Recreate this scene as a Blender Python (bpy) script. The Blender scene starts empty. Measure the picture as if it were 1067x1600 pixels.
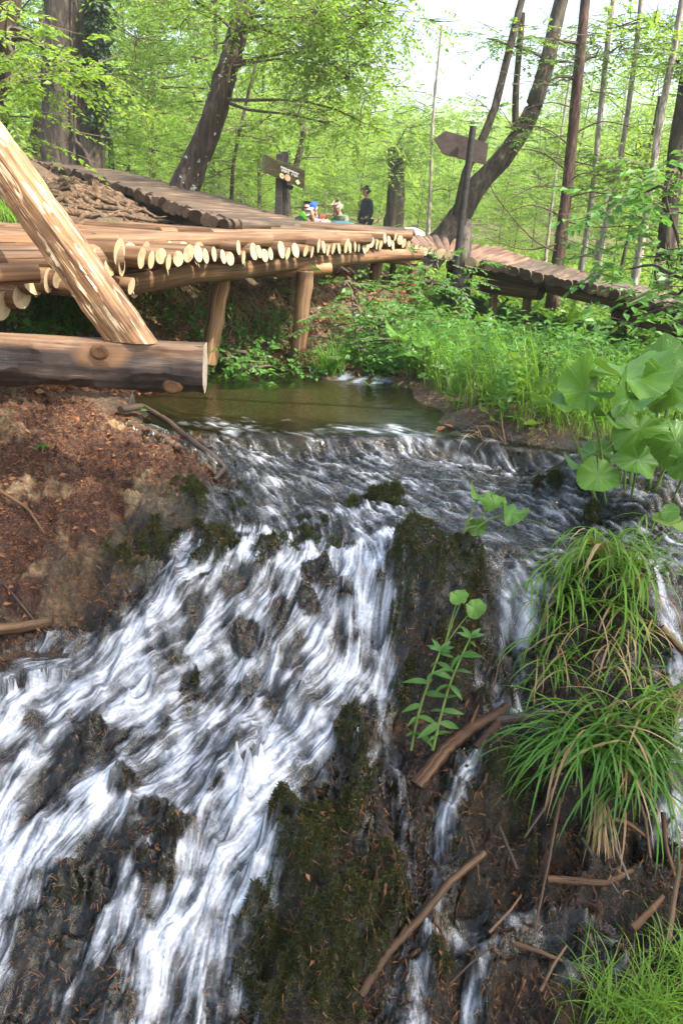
import bpy, bmesh, math, random, numpy as np
from mathutils import Vector, Matrix
from math import radians as R, sin, cos, pi, atan2, sqrt
random.seed(7); rng = np.random.default_rng(11)
scene = bpy.context.scene
col = scene.collection

# ------------------------------------------------------------------ camera, sky, sun, exposure
EYE = Vector((0, 0, 1.3)); PITCH = R(21.2); ROLL = R(3.0); FPX = 1200.0
_f = Vector((0, cos(PITCH), -sin(PITCH))); _u = Vector((0, sin(PITCH), cos(PITCH))); _r = Vector((1, 0, 0))
CR = _r*cos(ROLL) + _u*sin(ROLL); CU = _u*cos(ROLL) - _r*sin(ROLL); CF = _f
cam_d = bpy.data.cameras.new('camera'); cam = bpy.data.objects.new('camera', cam_d); col.objects.link(cam)
cam.matrix_world = Matrix(((CR.x, CU.x, -CF.x, EYE.x), (CR.y, CU.y, -CF.y, EYE.y), (CR.z, CU.z, -CF.z, EYE.z), (0, 0, 0, 1)))
cam_d.sensor_fit = 'VERTICAL'; cam_d.sensor_height = 36; cam_d.lens = 36*FPX/1600
cam_d.clip_start = .05; cam_d.clip_end = 2000
cam_d.dof.use_dof = True; cam_d.dof.focus_distance = 4.6; cam_d.dof.aperture_fstop = 11
scene.camera = cam

SUN_EL, SUN_AZ = R(54), R(118)       # azimuth clockwise from +y (straight ahead); right and a little behind
w = bpy.data.worlds.new('World'); scene.world = w; w.use_nodes = True
nt = w.node_tree; bg = nt.nodes['Background']; sky = nt.nodes.new('ShaderNodeTexSky')
sky.sky_type = 'NISHITA'; sky.sun_disc = False; sky.sun_elevation = SUN_EL; sky.sun_rotation = SUN_AZ
sky.air_density = 1.0; sky.dust_density = 5.0; sky.ozone_density = 1.0
nt.links.new(sky.outputs[0], bg.inputs[0]); bg.inputs[1].default_value = .15
sd = Vector((sin(SUN_AZ)*cos(SUN_EL), cos(SUN_AZ)*cos(SUN_EL), sin(SUN_EL)))
ld = bpy.data.lights.new('sun', 'SUN'); ld.energy = 3.2; ld.angle = R(.6); ld.color = (1, .94, .84)
sun = bpy.data.objects.new('sun', ld); col.objects.link(sun)
sun.rotation_euler = (-sd).to_track_quat('-Z', 'Y').to_euler()
scene.view_settings.view_transform = 'Standard'; scene.view_settings.look = 'None'
scene.view_settings.exposure = 1.93; scene.view_settings.gamma = 1
HAZE_DENS = .0017
scene.cycles.use_denoising = True
scene.cycles.max_bounces = 7; scene.cycles.diffuse_bounces = 3; scene.cycles.glossy_bounces = 3
scene.cycles.transmission_bounces = 6; scene.cycles.transparent_max_bounces = 12
scene.cycles.caustics_reflective = False; scene.cycles.caustics_refractive = False
scene.cycles.sample_clamp_indirect = 6

# ------------------------------------------------------------------ photo pixel helpers (give real points in metres)
def raydir(px, py):
    return CF + CR*((px-533.5)/FPX) + CU*((800-py)/FPX)
def at(px, py, D):                    # point seen at that pixel, D metres ahead
    d = raydir(px, py); return EYE + d*(D/d.y)
def onz(px, py, z):
    d = raydir(px, py); return EYE + d*((z-EYE.z)/d.z)
def proj_np(X, Y, Z):
    x, y, z = X-EYE.x, Y-EYE.y, Z-EYE.z
    zc = x*CF.x+y*CF.y+z*CF.z; zc = np.where(zc < .1, .1, zc)
    return 533.5+FPX*(x*CR.x+y*CR.y+z*CR.z)/zc, 800-FPX*(x*CU.x+y*CU.y+z*CU.z)/zc

# ------------------------------------------------------------------ numpy noise
_perm = np.random.default_rng(5).permutation(256); _perm = np.concatenate([_perm, _perm])
_ga = np.random.default_rng(6).uniform(0, 2*pi, 256); _gx, _gy = np.cos(_ga), np.sin(_ga)
def perlin(x, y):
    xi = np.floor(x).astype(np.int64); yi = np.floor(y).astype(np.int64); xf = x-xi; yf = y-yi
    u = xf*xf*xf*(xf*(xf*6-15)+10); v = yf*yf*yf*(yf*(yf*6-15)+10)
    def g(i, j, dx, dy):
        h = _perm[(_perm[(xi+i) & 255]+yi+j) & 255]; return _gx[h]*dx+_gy[h]*dy
    a = g(0, 0, xf, yf); b = g(1, 0, xf-1, yf); c = g(0, 1, xf, yf-1); d = g(1, 1, xf-1, yf-1)
    return (a+u*(b-a))+v*((c+u*(d-c))-(a+u*(b-a)))
def fbm(x, y, octv=4, gain=.5):
    s = 0; a = 1; f = 1
    for k in range(octv): s = s+a*perlin(x*f+17.3*k, y*f-9.1*k); a *= gain; f *= 2.03
    return s*1.4
def ridged(x, y, octv=4):
    s = 0; a = 1; f = 1
    for k in range(octv): s = s+a*(1-np.abs(perlin(x*f+7.3*k, y*f+3.1*k))*2.2); a *= .5; f *= 2.1
    return s/2-.4
def smooth(a, b, x):
    t = np.clip((x-a)/(b-a), 0, 1); return t*t*(3-2*t)

# ------------------------------------------------------------------ object helpers
def tag(o, label=None, cat=None, group=None, kind=None):
    if label: o['label'] = label
    if cat: o['category'] = cat
    if group: o['group'] = group
    if kind: o['kind'] = kind
    return o
def empty(name, loc=(0, 0, 0), rz=0):
    o = bpy.data.objects.new(name, None); col.objects.link(o); o.location = loc; o.rotation_euler = (0, 0, rz)
    o.empty_display_size = .1; return o
def link(name, me, parent=None, mats=()):
    o = bpy.data.objects.new(name, me); col.objects.link(o)
    for m in mats: me.materials.append(m)
    if parent: o.parent = parent; o.matrix_parent_inverse = Matrix.Translation(parent.location).inverted() if parent.type == 'EMPTY' and parent.parent is None else Matrix()
    return o
def npmesh(name, V, F, smoothf=True, mi=None, uv=None):
    V = np.ascontiguousarray(V, dtype=np.float32).reshape(-1, 3); F = np.ascontiguousarray(F, dtype=np.int32)
    k = F.shape[1]; n = len(F); me = bpy.data.meshes.new(name)
    me.vertices.add(len(V)); me.vertices.foreach_set('co', V.ravel())
    me.loops.add(n*k); me.loops.foreach_set('vertex_index', F.ravel())
    me.polygons.add(n); me.polygons.foreach_set('loop_start', np.arange(0, n*k, k, dtype=np.int32))
    me.polygons.foreach_set('use_smooth', np.full(n, smoothf))
    if mi is not None: me.polygons.foreach_set('material_index', np.asarray(mi, dtype=np.int32))
    if uv is not None:
        l = me.uv_layers.new(name='UVMap'); l.data.foreach_set('uv', np.ascontiguousarray(uv[F.ravel()], dtype=np.float32).ravel())
    me.update(calc_edges=True); return me
def fattr(me, name, arr):
    a = me.attributes.new(name, 'FLOAT', 'POINT'); a.data.foreach_set('value', np.ascontiguousarray(arr, dtype=np.float32).ravel())

class MB:                              # collects tubes, boxes and ribbons into ONE mesh
    def __init__(s): s.v = []; s.f = []; s.m = []; s.uv = []
    def add(s, vs, fs, mi=0, uvs=None):
        b = len(s.v); s.v += [tuple(p) for p in vs]; s.f += [tuple(i+b for i in f) for f in fs]; s.m += [mi]*len(fs)
        s.uv += uvs if uvs else [(p[0], p[2]) for p in vs]
    def tube(s, pts, rad, n=10, mi=0, cap=True, capmi=None, rough=0, flat=None, seed=0, slant=0):
        rr = random.Random(seed) if seed else random
        pts = [Vector(p) for p in pts]; m = len(pts)
        if not hasattr(rad, '__len__'): rad = [rad]*m
        T = [(pts[min(i+1, m-1)]-pts[max(i-1, 0)]).normalized() for i in range(m)]
        up = Vector((0, 0, 1)) if abs(T[0].z) < .9 else Vector((0, 1, 0))
        X = T[0].cross(up).normalized(); rings = []; L = 0; uvs = []; ph = [rr.uniform(0, 6.28) for _ in range(4)]
        for i in range(m):
            X = (X-T[i]*X.dot(T[i])).normalized(); Y = T[i].cross(X)
            if i: L += (pts[i]-pts[i-1]).length
            for k in range(n):
                a = 2*pi*k/n; q = rad[i]
                if rough: q *= 1+rough*(.5*sin(2*a+ph[0]+L*1.3)+.35*sin(3*a+ph[1]-L*2)+.3*sin(5*a+ph[2])+rr.uniform(-.3, .3))
                off = T[i]*(slant*sin(a+ph[3])*q if i == m-1 else 0)
                rings.append(pts[i]+X*(cos(a)*q)+Y*(sin(a)*q)+off); uvs.append((k/n*2*pi*rad[0], L))
        fs = [(i*n+k, i*n+(k+1) % n, (i+1)*n+(k+1) % n, (i+1)*n+k) for i in range(m-1) for k in range(n)]
        s.add(rings, fs, mi, uvs)
        if cap:
            c = mi if capmi is None else capmi
            for (i, rev) in ((0, True), (m-1, False)):
                ring = rings[i*n:(i+1)*n]; ce = sum(ring, Vector())/n
                ff = [(n, (k+1) % n, k) if rev else (n, k, (k+1) % n) for k in range(n)]
                s.add(ring+[ce], ff, c, [((p-ce).dot(X), (p-ce).dot(Y)) for p in ring]+[(0, 0)])
    def box(s, M, sx, sy, sz, mi=0, bev=0):
        P = [M @ Vector((x*sx/2, y*sy/2, z*sz/2)) for x in (-1, 1) for y in (-1, 1) for z in (-1, 1)]
        s.add(P, [(0, 1, 3, 2), (4, 6, 7, 5), (0, 4, 5, 1), (2, 3, 7, 6), (0, 2, 6, 4), (1, 5, 7, 3)], mi, [(a*sx, c*sz+b*sy) for a in (0, 1) for b in (0, 1) for c in (0, 1)])
    def build(s, name, mats, parent=None, smoothf=True, bevel=0):
        me = bpy.data.meshes.new(name); me.from_pydata(s.v, [], s.f); l = me.uv_layers.new(name='UVMap')
        idx = [i for f in s.f for i in f]; l.data.foreach_set('uv', np.array([s.uv[i] for i in idx], dtype=np.float32).ravel())
        me.polygons.foreach_set('material_index', s.m); me.polygons.foreach_set('use_smooth', [smoothf]*len(s.f)); me.update()
        o = link(name, me, parent, mats)
        if bevel:
            b = o.modifiers.new('bevel', 'BEVEL'); b.width = bevel; b.segments = 2; b.limit_method = 'ANGLE'
        return o
def nearest_root(o):
    return o

# ------------------------------------------------------------------ material helpers
class NT:
    def __init__(s, name):
        s.m = bpy.data.materials.new(name); s.m.use_nodes = True; s.t = s.m.node_tree; s.t.nodes.clear()
        s.out = s.t.nodes.new('ShaderNodeOutputMaterial')
    def n(s, typ, ins=None, **kw):
        nd = s.t.nodes.new('ShaderNode'+typ)
        for k, v in kw.items(): setattr(nd, k, v)
        for k, v in (ins or {}).items():
            sk = nd.inputs[k]
            if isinstance(v, bpy.types.NodeSocket): s.t.links.new(v, sk)
            else: sk.default_value = v
        return nd
    def surf(s, o): s.t.links.new(o, s.out.inputs[0]); return s.m
    def math(s, op, a, b=0, c=0, clamp=False):
        return s.n('Math', {0: a, 1: b, 2: c}, operation=op, use_clamp=clamp).outputs[0]
    def mix(s, fac, a, b, bt='MIX'):
        nd = s.n('Mix', data_type='RGBA', blend_type=bt)
        for k, v in ((0, fac), (6, a), (7, b)):
            if isinstance(v, bpy.types.NodeSocket): s.t.links.new(v, nd.inputs[k])
            else: nd.inputs[k].default_value = v if k == 0 else (*v, 1) if len(v) == 3 else v
        return nd.outputs[2]
    def ramp(s, fac, stops, interp='LINEAR'):
        nd = s.n('ValToRGB', {0: fac}); cr = nd.color_ramp; cr.interpolation = interp
        while len(cr.elements) < len(stops): cr.elements.new(.5)
        for e, (p, c) in zip(cr.elements, stops): e.position = p; e.color = (*c, 1) if len(c) == 3 else c
        return nd.outputs[0]
    def noise(s, vec=None, scale=5, detail=4, rough=.55, dist=0):
        ins = {'Scale': scale, 'Detail': detail, 'Roughness': rough, 'Distortion': dist}
        if vec is not None: ins['Vector'] = vec
        return s.n('TexNoise', ins).outputs[0]
    def vmap(s, vec, scale=(1, 1, 1), loc=(0, 0, 0)):
        return s.n('Mapping', {0: vec, 1: loc, 3: scale}).outputs[0]
    def bump(s, h, strength=.5, dist=.01, normal=None):
        ins = {'Strength': strength, 'Distance': dist, 'Height': h}
        if normal is not None: ins['Normal'] = normal
        return s.n('Bump', ins).outputs[0]
    def attr(s, name): return s.n('Attribute', attribute_name=name).outputs[2]
    def prin(s, color, rough=.6, normal=None, spec=.5, **kw):
        ins = {'Base Color': color if isinstance(color, bpy.types.NodeSocket) else (*color, 1), 'Roughness': rough, 'Specular IOR Level': spec}
        if normal is not None: ins['Normal'] = normal
        ins.update(kw); return s.n('BsdfPrincipled', ins).outputs[0]

def leaf_mat(name, c1, c2, trans=.5, rough=.45, tcol=None, spec=.35):
    k = NT(name); g = k.n('NewGeometry'); rnd = g.outputs['Random Per Island']
    pos = g.outputs['Position']; n = k.noise(pos, .9, 2)
    f = k.math('ADD', k.math('MULTIPLY', rnd, .6), k.math('MULTIPLY', n, .5), clamp=True)
    c = k.mix(f, c1, c2)
    b = k.prin(c, rough, spec=spec)
    tc = k.mix(.6, c, tcol or tuple(min(1, x*1.6) for x in c2))
    t = k.n('BsdfTranslucent', {0: tc}).outputs[0]
    return k.surf(k.n('MixShader', {0: trans, 1: b, 2: t}).outputs[0])

def wood_mat(name, c_dark, c_mid, c_light, rough=.65, streak=1.0, bark=0, barkcol=(.05, .035, .025), bump=.4):
    k = NT(name); uv = k.n('TexCoord').outputs['UV']; rnd = k.n('ObjectInfo').outputs['Random']
    off = k.n('CombineXYZ', {0: k.math('MULTIPLY', rnd, 37.), 1: k.math('MULTIPLY', rnd, 91.)}).outputs[0]
    v = k.n('VectorMath', {0: uv, 1: off}, operation='ADD').outputs[0]
    fine = k.noise(k.vmap(v, (90*streak, 2.2, 1)), 1, 5, .6)
    mid = k.noise(k.vmap(v, (24, 1.1, 1)), 1, 4, .6, .3)
    big = k.noise(k.vmap(v, (5, 1.4, 1)), 1, 3, .5)
    f = k.math('ADD', k.math('MULTIPLY', fine, .45), k.math('MULTIPLY', mid, .55))
    f = k.math('ADD', f, k.math('MULTIPLY', k.math('SUBTRACT', big, .5), .45))
    c = k.ramp(f, [(.30, c_dark), (.47, c_mid), (.68, c_light)])
    tint = k.ramp(rnd, [(0, (.72, .66, .6)), (.5, (1, 1, 1)), (1, (1.12, .98, .85))])
    c = k.mix(1, c, tint, 'MULTIPLY')
    if bark:
        bm = k.noise(k.vmap(v, (9, 1.6, 1)), 1.3, 5, .65, .4)
        c = k.mix(k.ramp(bm, [(1-bark-.03, (0, 0, 0)), (1-bark+.05, (1, 1, 1))]), c, barkcol)
    crack = k.ramp(k.noise(k.vmap(v, (60, .8, 1)), 1, 2, .5), [(.30, (0, 0, 0)), (.36, (1, 1, 1))])
    c = k.mix(crack, tuple(x*.5 for x in c_dark), c)
    h = k.math('ADD', f, k.math('MULTIPLY', crack, .6))
    return k.surf(k.prin(c, rough, k.bump(h, bump, .006), spec=.35))

def cut_mat(name, c1, c2, dark=None):
    k = NT(name); uv = k.n('TexCoord').outputs['UV']; rnd = k.n('ObjectInfo').outputs['Random']
    d = k.n('VectorMath', {0: uv}, operation='LENGTH').outputs['Value']
    nz = k.noise(uv, 30, 3)
    ring = k.math('SINE', k.math('ADD', k.math('MULTIPLY', d, 700.), k.math('MULTIPLY', nz, 9.)))
    c = k.mix(k.math('MULTIPLY', k.math('ADD', ring, 1.), .22), c1, c2)
    bl = k.noise(k.n('VectorMath', {0: uv, 1: k.n('CombineXYZ', {0: k.math('MULTIPLY', rnd, 50.)}).outputs[0]}, operation='ADD').outputs[0], 14, 3)
    c = k.mix(k.ramp(bl, [(.5, (0, 0, 0)), (.75, (1, 1, 1))]), c, dark or tuple(x*.6 for x in c2))
    return k.surf(k.prin(c, .75, k.bump(nz, .5, .004), spec=.2))

def bark_mat(name, c1, c2, c3, moss=None, mossamt=.0, scale=1, lichen=None):
    k = NT(name); uv = k.n('TexCoord').outputs['UV']; rnd = k.n('ObjectInfo').outputs['Random']
    ob = k.n('TexCoord').outputs['Object']
    a = k.noise(k.vmap(ob, (14*scale, 14*scale, 3*scale)), 1, 6, .65, .5)
    b = k.noise(ob, 2.5*scale, 4, .6)
    c = k.ramp(a, [(.33, c1), (.5, c2), (.68, c3)])
    c = k.mix(k.math('MULTIPLY', b, .5), c, c1)
    if moss:
        m = k.ramp(k.noise(ob, 3.2, 4, .6), [(1-mossamt-.05, (0, 0, 0)), (1-mossamt+.08, (1, 1, 1))]); c = k.mix(m, c, moss)
    if lichen:
        m = k.ramp(k.noise(ob, 7, 3, .6), [(.62, (0, 0, 0)), (.66, (1, 1, 1))]); c = k.mix(m, c, lichen)
    return k.surf(k.prin(c, .85, k.bump(a, .9, .03), spec=.2))
# ================================================================== TERRAIN
CP = []
def cz(px, py, z): p = onz(px, py, z); CP.append((p.x, p.y, z))
def cd(px, py, D): p = at(px, py, D); CP.append(tuple(p))
def cw(x, y, z): CP.append((x, y, z))
# pool bed and its shores (pool water stands at z = 0)
for q in ((300, 640), (400, 645), (500, 645), (600, 650), (350, 622), (450, 622), (550, 625), (620, 635)): cz(*q, -.13)
for q in ((330, 607), (400, 606), (470, 605), (690, 655)): cz(*q, -.01)
for q in ((225, 640), (205, 625), (640, 612)): cz(*q, .02)
for q in ((250, 670), (360, 668), (440, 672), (530, 674), (620, 676), (690, 674)): cz(*q, -.035)   # lip
for q in ((520, 588), (580, 590), (640, 600)): cz(*q, .03)       # upper riffle
for q in ((500, 578), (560, 575), (610, 582)): cz(*q, .02)
# shelf bed
for q in ((400, 710), (500, 712), (600, 712), (700, 708)): cz(*q, -.12)
for q in ((430, 750), (550, 750), (700, 750), (830, 740), (940, 770)): cz(*q, -.15)
for q in ((480, 800), (600, 805), (750, 800), (880, 810), (400, 800)): cz(*q, -.19)
for q in ((420, 845), (520, 840), (700, 850), (800, 850), (940, 850), (1040, 860)): cz(*q, -.23)
# left falls
for q in ((300, 870, 3.32), (380, 880, 3.3), (480, 880, 3.32), (570, 870, 3.4), (250, 930, 3.1), (350, 950, 3.1), (450, 950, 3.12), (560, 950, 3.15),
          (220, 1010, 2.93), (330, 1040, 2.92), (450, 1040, 2.93), (550, 1040, 2.98), (100, 1070, 2.78), (200, 1110, 2.72), (320, 1130, 2.72), (430, 1130, 2.72), (520, 1140, 2.72),
          (20, 1150, 2.6), (130, 1200, 2.5), (280, 1210, 2.5), (400, 1220, 2.48), (30, 1300, 2.28), (180, 1310, 2.28), (330, 1310, 2.28), (20, 1420, 2.06), (150, 1430, 2.06), (300, 1420, 2.08),
          (50, 1560, 1.85), (200, 1560, 1.86), (340, 1540, 1.9), (0, 1700, 1.6), (250, 1700, 1.62), (500, 1700, 1.66), (800, 1700, 1.68), (1067, 1700, 1.7),
          # left pocket and bank
          (60, 1020, 2.86), (0, 1040, 2.8), (0, 980, 2.98), (100, 960, 3.05), (170, 930, 3.15), (200, 880, 3.3), (270, 830, 3.48), (100, 850, 3.35), (0, 850, 3.3), (0, 900, 3.1), (330, 770, 3.85), (200, 780, 3.65), (0, 760, 3.5), (100, 760, 3.6),
          # middle mossy boulder, its foot, ledge
          (620, 880, 3.28), (680, 865, 3.32), (740, 880, 3.28), (600, 960, 3.12), (670, 950, 3.1), (740, 970, 3.08), (610, 1060, 2.95), (680, 1060, 2.92), (740, 1070, 2.9), (640, 1150, 2.76), (730, 1150, 2.72), (590, 1180, 2.62),
          (800, 900, 3.28), (800, 960, 3.14), (800, 1050, 2.98), (800, 1110, 2.84), (830, 1130, 2.72), (780, 1140, 2.7),
          (900, 900, 3.2), (980, 900, 3.15), (900, 980, 3.0), (980, 980, 2.98), (900, 1080, 2.78), (980, 1080, 2.76), (1050, 980, 3.05), (1050, 1080, 2.82), (1050, 1180, 2.55),
          (560, 1180, 2.62), (520, 1250, 2.46), (430, 1300, 2.32), (620, 1260, 2.45), (700, 1250, 2.45), (450, 1400, 2.14), (560, 1400, 2.16), (660, 1400, 2.16), (700, 1320, 2.28), (780, 1280, 2.4), (800, 1200, 2.5), (900, 1200, 2.5), (980, 1200, 2.5),
          (420, 1500, 1.97), (560, 1520, 1.95), (700, 1500, 1.98), (850, 1350, 2.25), (950, 1330, 2.28), (1050, 1320, 2.3), (830, 1450, 2.02), (950, 1450, 2.04), (1050, 1450, 2.05), (900, 1560, 1.86), (1020, 1560, 1.88), (480, 1600, 1.82), (700, 1600, 1.84)): cd(*q)
# left bank under the beam
for q in ((0, 640, .22), (100, 640, .17), (190, 650, .06), (0, 700, .08), (100, 700, .06), (200, 700, .03), (290, 700, .0), (345, 735, -.05), (260, 740, -.03)): cz(*q)
for q in ((0, 600, 4.5), (60, 580, 5.0), (0, 520, 5.4), (120, 560, 5.6), (200, 590, 5.7)): cd(*q)
# far bank rising under the walkway to the root mound
for q in ((60, 500, 6.0), (150, 520, 6.3), (250, 540, 6.5), (330, 570, 6.6), (400, 570, 6.7), (470, 575, 6.75), (540, 560, 7.2), (60, 440, 6.6), (200, 470, 6.8), (300, 470, 7.0), (400, 480, 7.2), (480, 480, 7.5), (560, 500, 7.9),
          (60, 395, 7.0), (200, 400, 7.2), (320, 410, 7.4), (430, 415, 7.8), (520, 430, 8.3), (620, 440, 9.2), (600, 480, 8.6),
          (0, 360, 7.4), (120, 360, 7.8), (240, 362, 8.0), (340, 362, 8.4), (60, 290, 9.5), (150, 290, 9.2), (200, 326, 8.8), (260, 346, 8.7), (20, 330, 8.4), (300, 360, 8.5), (240, 345, 9.6), (180, 318, 10.8), (120, 294, 12.5), (0, 280, 10.5), (40, 262, 13)): cd(*q)
# right bank
for q in ((740, 672, .02), (850, 705, -.02), (860, 690, .04), (700, 650, .06), (800, 660, .1), (920, 700, .12), (1040, 760, .05), (1000, 820, -.12), (1060, 830, -.1), (880, 745, -.1)): cz(*q)
for q in ((640, 560, 7.2), (720, 580, 6.9), (820, 600, 6.6), (950, 640, 5.9), (1067, 700, 5.0), (640, 512, 8.6), (720, 512, 9.2), (820, 528, 8.9), (950, 562, 8.2), (1060, 602, 7.4), (1180, 620, 7.0), (1180, 800, 4.2), (1180, 1000, 3.0), (1180, 1300, 2.35),
          (700, 485, 11.5), (850, 505, 11.5), (1000, 535, 10.5), (1150, 555, 10)): cd(*q)
for q in ((-3.2, 1.0, -1.2), (-4, 3, .25), (-6, 3.5, .9), (-5, 6, 1.0), (3.5, 1, -1.3), (4, 3, .1), (6, 4, .5), (0, 0, -1.75), (-3, 0, -1.6), (3, 0, -1.75), (0, -4, -1.9), (-8, -3, .3), (8, -3, .3),
          (-8, 10, 2.0), (-5, 12, 1.9), (-8, 18, 2.5), (-4, 18, 1.2), (0, 12, .55), (0, 15, .35), (1, 20, .3), (3, 26, .3), (-3, 25, .5), (5, 12.5, -.25), (8, 12, -.1), (5, 20, .2), (12, 8, .1), (12, 20, .3), (-15, 10, 2.6), (-16, 25, 2.6), (15, 32, .3), (0, 35, .4), (-14, 0, 1.5), (14, 0, .8)): cw(*q)
CPa = np.array(CP); _c = .22
def _phi(d): return np.sqrt(d*d+_c*_c)
_A = _phi(np.hypot(CPa[:, None, 0]-CPa[None, :, 0], CPa[:, None, 1]-CPa[None, :, 1])); n_ = len(CPa)
_K = np.zeros((n_+1, n_+1)); _K[:n_, :n_] = _A - np.eye(n_)*.012; _K[n_, :n_] = 1; _K[:n_, n_] = 1
_W = np.linalg.solve(_K, np.append(CPa[:, 2], 0))
def Hs(X, Y):                          # smooth ground height
    X = np.asarray(X, float); Y = np.asarray(Y, float); sh = X.shape; x = X.ravel(); y = Y.ravel(); out = np.empty(len(x))
    for s in range(0, len(x), 20000):
        e = s+20000; out[s:e] = _phi(np.hypot(x[s:e, None]-CPa[None, :, 0], y[s:e, None]-CPa[None, :, 1])) @ _W[:n_]+_W[n_]
    x_, y_ = x, y
    r = np.hypot(x, y-5); far = smooth(20, 38, r)
    farz = .4+.35*fbm(x/14, y/14, 2)+smooth(38, 130, y)*9*(1+.3*fbm(x/60+3, y/60, 2))+smooth(0, 60, -x)*smooth(10, 60, y)*5
    return (out*(1-far)+farz*far).reshape(sh)
def hs(x, y): return float(Hs(np.array([x]), np.array([y]))[0])
def hit(px, py, extra=0.0):            # where the ray through that pixel meets the ground
    d = raydir(px, py); d = d/d.y; t = np.arange(1.1, 60, .02)
    if py > 560: t = np.arange(1.1, 12, .01)
    z = Hs(d.x*t, t)+extra; g = EYE.z+d.z*t-z; i = np.argmax(g < 0)
    if g[i] >= 0: i = len(t)-1
    tt = t[i]; return Vector((d.x*tt, tt, z[i]))

# ---- fine grid
gx = np.arange(-2.75, 3.15, .0065); gy = np.arange(1.25, 5.6, .0065)
def spread(a, b, s, g):
    v = [a]; 
    while abs(v[-1]-a) < b: s *= g; v.append(v[-1]+s)
    return np.array(v[1:])
gxl = (-(spread(2.75, 900, .012, 1.06)))[::-1]; gxr = spread(3.15, 900, .012, 1.06)
gyl = 1.25-(spread(0, 400, .02, 1.12))[::-1]; gyr = spread(5.6, 900, .0072, 1.022)
AX = np.concatenate([gxl, gx, gxr]); AY = np.concatenate([np.sort(gyl), gy, gyr])
ix0 = len(gxl); iy0 = len(gyl); NX, NY = len(gx), len(gy)
GX, GY = np.meshgrid(AX, AY)           # [y, x]
# smooth height: evaluate on a coarse lattice and upsample
def upsample(fx, fy, step):
    cx = fx[::step]; cy = fy[::step]
    if cx[-1] != fx[-1]: cx = np.append(cx, fx[-1])
    if cy[-1] != fy[-1]: cy = np.append(cy, fy[-1])
    CX, CY = np.meshgrid(cx, cy); Z = Hs(CX, CY)
    Zx = np.array([np.interp(fx, cx, r) for r in Z]); return np.array([np.interp(fy, cy, Zx[:, j]) for j in range(len(fx))]).T
HS = upsample(AX, AY, 4)
sl = (slice(iy0, iy0+NY), slice(ix0, ix0+NX))
FX, FY, FS = GX[sl], GY[sl], HS[sl]
PX, PY = proj_np(FX, FY, FS)           # used only to find where the photo's features lie on the ground

# ---- streams: polylines found on the ground, with half width (m), foam amount
STR = [ # pixels ..., width in px at that place, foam
 ([(560,845),(480,900),(400,985),(330,1060),(230,1110),(120,1130),(20,1190),(-60,1260)], .14, .72),
 ([(420,850),(310,890),(260,960),(205,1030),(110,1070),(30,1110),(-50,1200)], .11, .9),
 ([(600,850),(560,930),(520,1020),(480,1090),(400,1150),(330,1200),(230,1210),(130,1260),(40,1340),(-40,1420)], .14, .85),
 ([(590,860),(560,960),(545,1050),(500,1130),(440,1190),(400,1250),(370,1330),(310,1420),(270,1520),(230,1620),(210,1700)], .13, 1.0),
 ([(470,1180),(390,1290),(350,1380),(310,1480),(300,1600),(290,1700)], .12, 1.0),
 ([(360,1190),(290,1260),(230,1350),(200,1450),(190,1560),(180,1680)], .09, .8),
 ([(250,1150),(160,1230),(90,1320),(60,1420),(20,1560),(0,1680)], .10, .72),
 ([(120,1100),(50,1180),(0,1290),(-30,1400)], .12, .85),
 ([(380,1040),(330,1120),(270,1180),(170,1210),(90,1290)], .09, .8),
 ([(330,1330),(250,1430),(150,1520),(60,1600),(20,1680)], .07, .6),
 ([(450,900),(430,980),(420,1060),(400,1140)], .07, .75),
 ([(345,960),(310,1030),(250,1090)], .06, .8),
 ([(500,860),(440,930),(380,1000),(300,1080)], .12, .6),
 ([(300,1100),(230,1180),(140,1260),(60,1400),(0,1500)], .16, .66),
 ([(430,1160),(330,1260),(260,1400),(240,1520),(230,1680)], .16, .72),
 ([(120,1300),(90,1440),(70,1560),(50,1700)], .12, .5),
 ([(590,1040),(592,1100),(600,1170),(560,1185)], .028, .75),
 ([(560,1040),(575,1090),(590,1150)], .02, .6),
 ([(830,930),(818,1000),(812,1060),(808,1120),(770,1140),(745,1180),(715,1240),(690,1290),(690,1380),(680,1440),(650,1520),(640,1650)], .035, .85),
 ([(790,940),(782,1030),(770,1110),(780,1130),(850,1135)], .022, .7),
 ([(740,1040),(752,1090),(780,1120)], .02, .6),
 ([(620,1180),(625,1280),(635,1380),(640,1460),(620,1560),(580,1650)], .022, .6),
 ([(560,1250),(570,1330),(560,1400)], .02, .3),
 ([(690,1440),(750,1480),(740,1560),(735,1650)], .025, .5),
 ([(660,1500),(640,1580),(640,1680)], .04, .7),
 ([(1000,880),(1040,950),(1055,1040),(1050,1110),(1060,1200),(1040,1300)], .055, .95),
 ([(590,1170),(560,1200),(590,1220)], .05, .55),
 ([(700,1470),(860,1440),(960,1470)], .04, .25),
 ([(850,1480),(900,1520),(960,1500)], .04, .3),
 # shelf ripples (little foam)
 ([(350,690),(450,730),(560,760),(700,790),(850,840),(1000,880),(1080,960)], .3, .20),
 ([(640,700),(760,720),(860,770),(960,830),(1060,900)], .22, .2),
 ([(380,680),(420,740),(470,800),(560,850)], .25, .2),
 ([(350,760),(370,820),(400,860)], .12, .12),
 ([(560,720),(600,790),(640,850),(740,880),(820,930)], .18, .25),
 ([(620,678),(625,700),(640,720)], .06, .55), ([(420,672),(520,690),(600,705)], .05, .3), ([(500,672),(560,690),(640,704)], .06, .35),
]
foam = np.zeros_like(FS); wgt = np.full_like(FS, 1e-6); dirx = np.zeros_like(FS); diry = np.full_like(FS, -1e-6); wetm = np.zeros_like(FS)
WSTR = []
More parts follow.
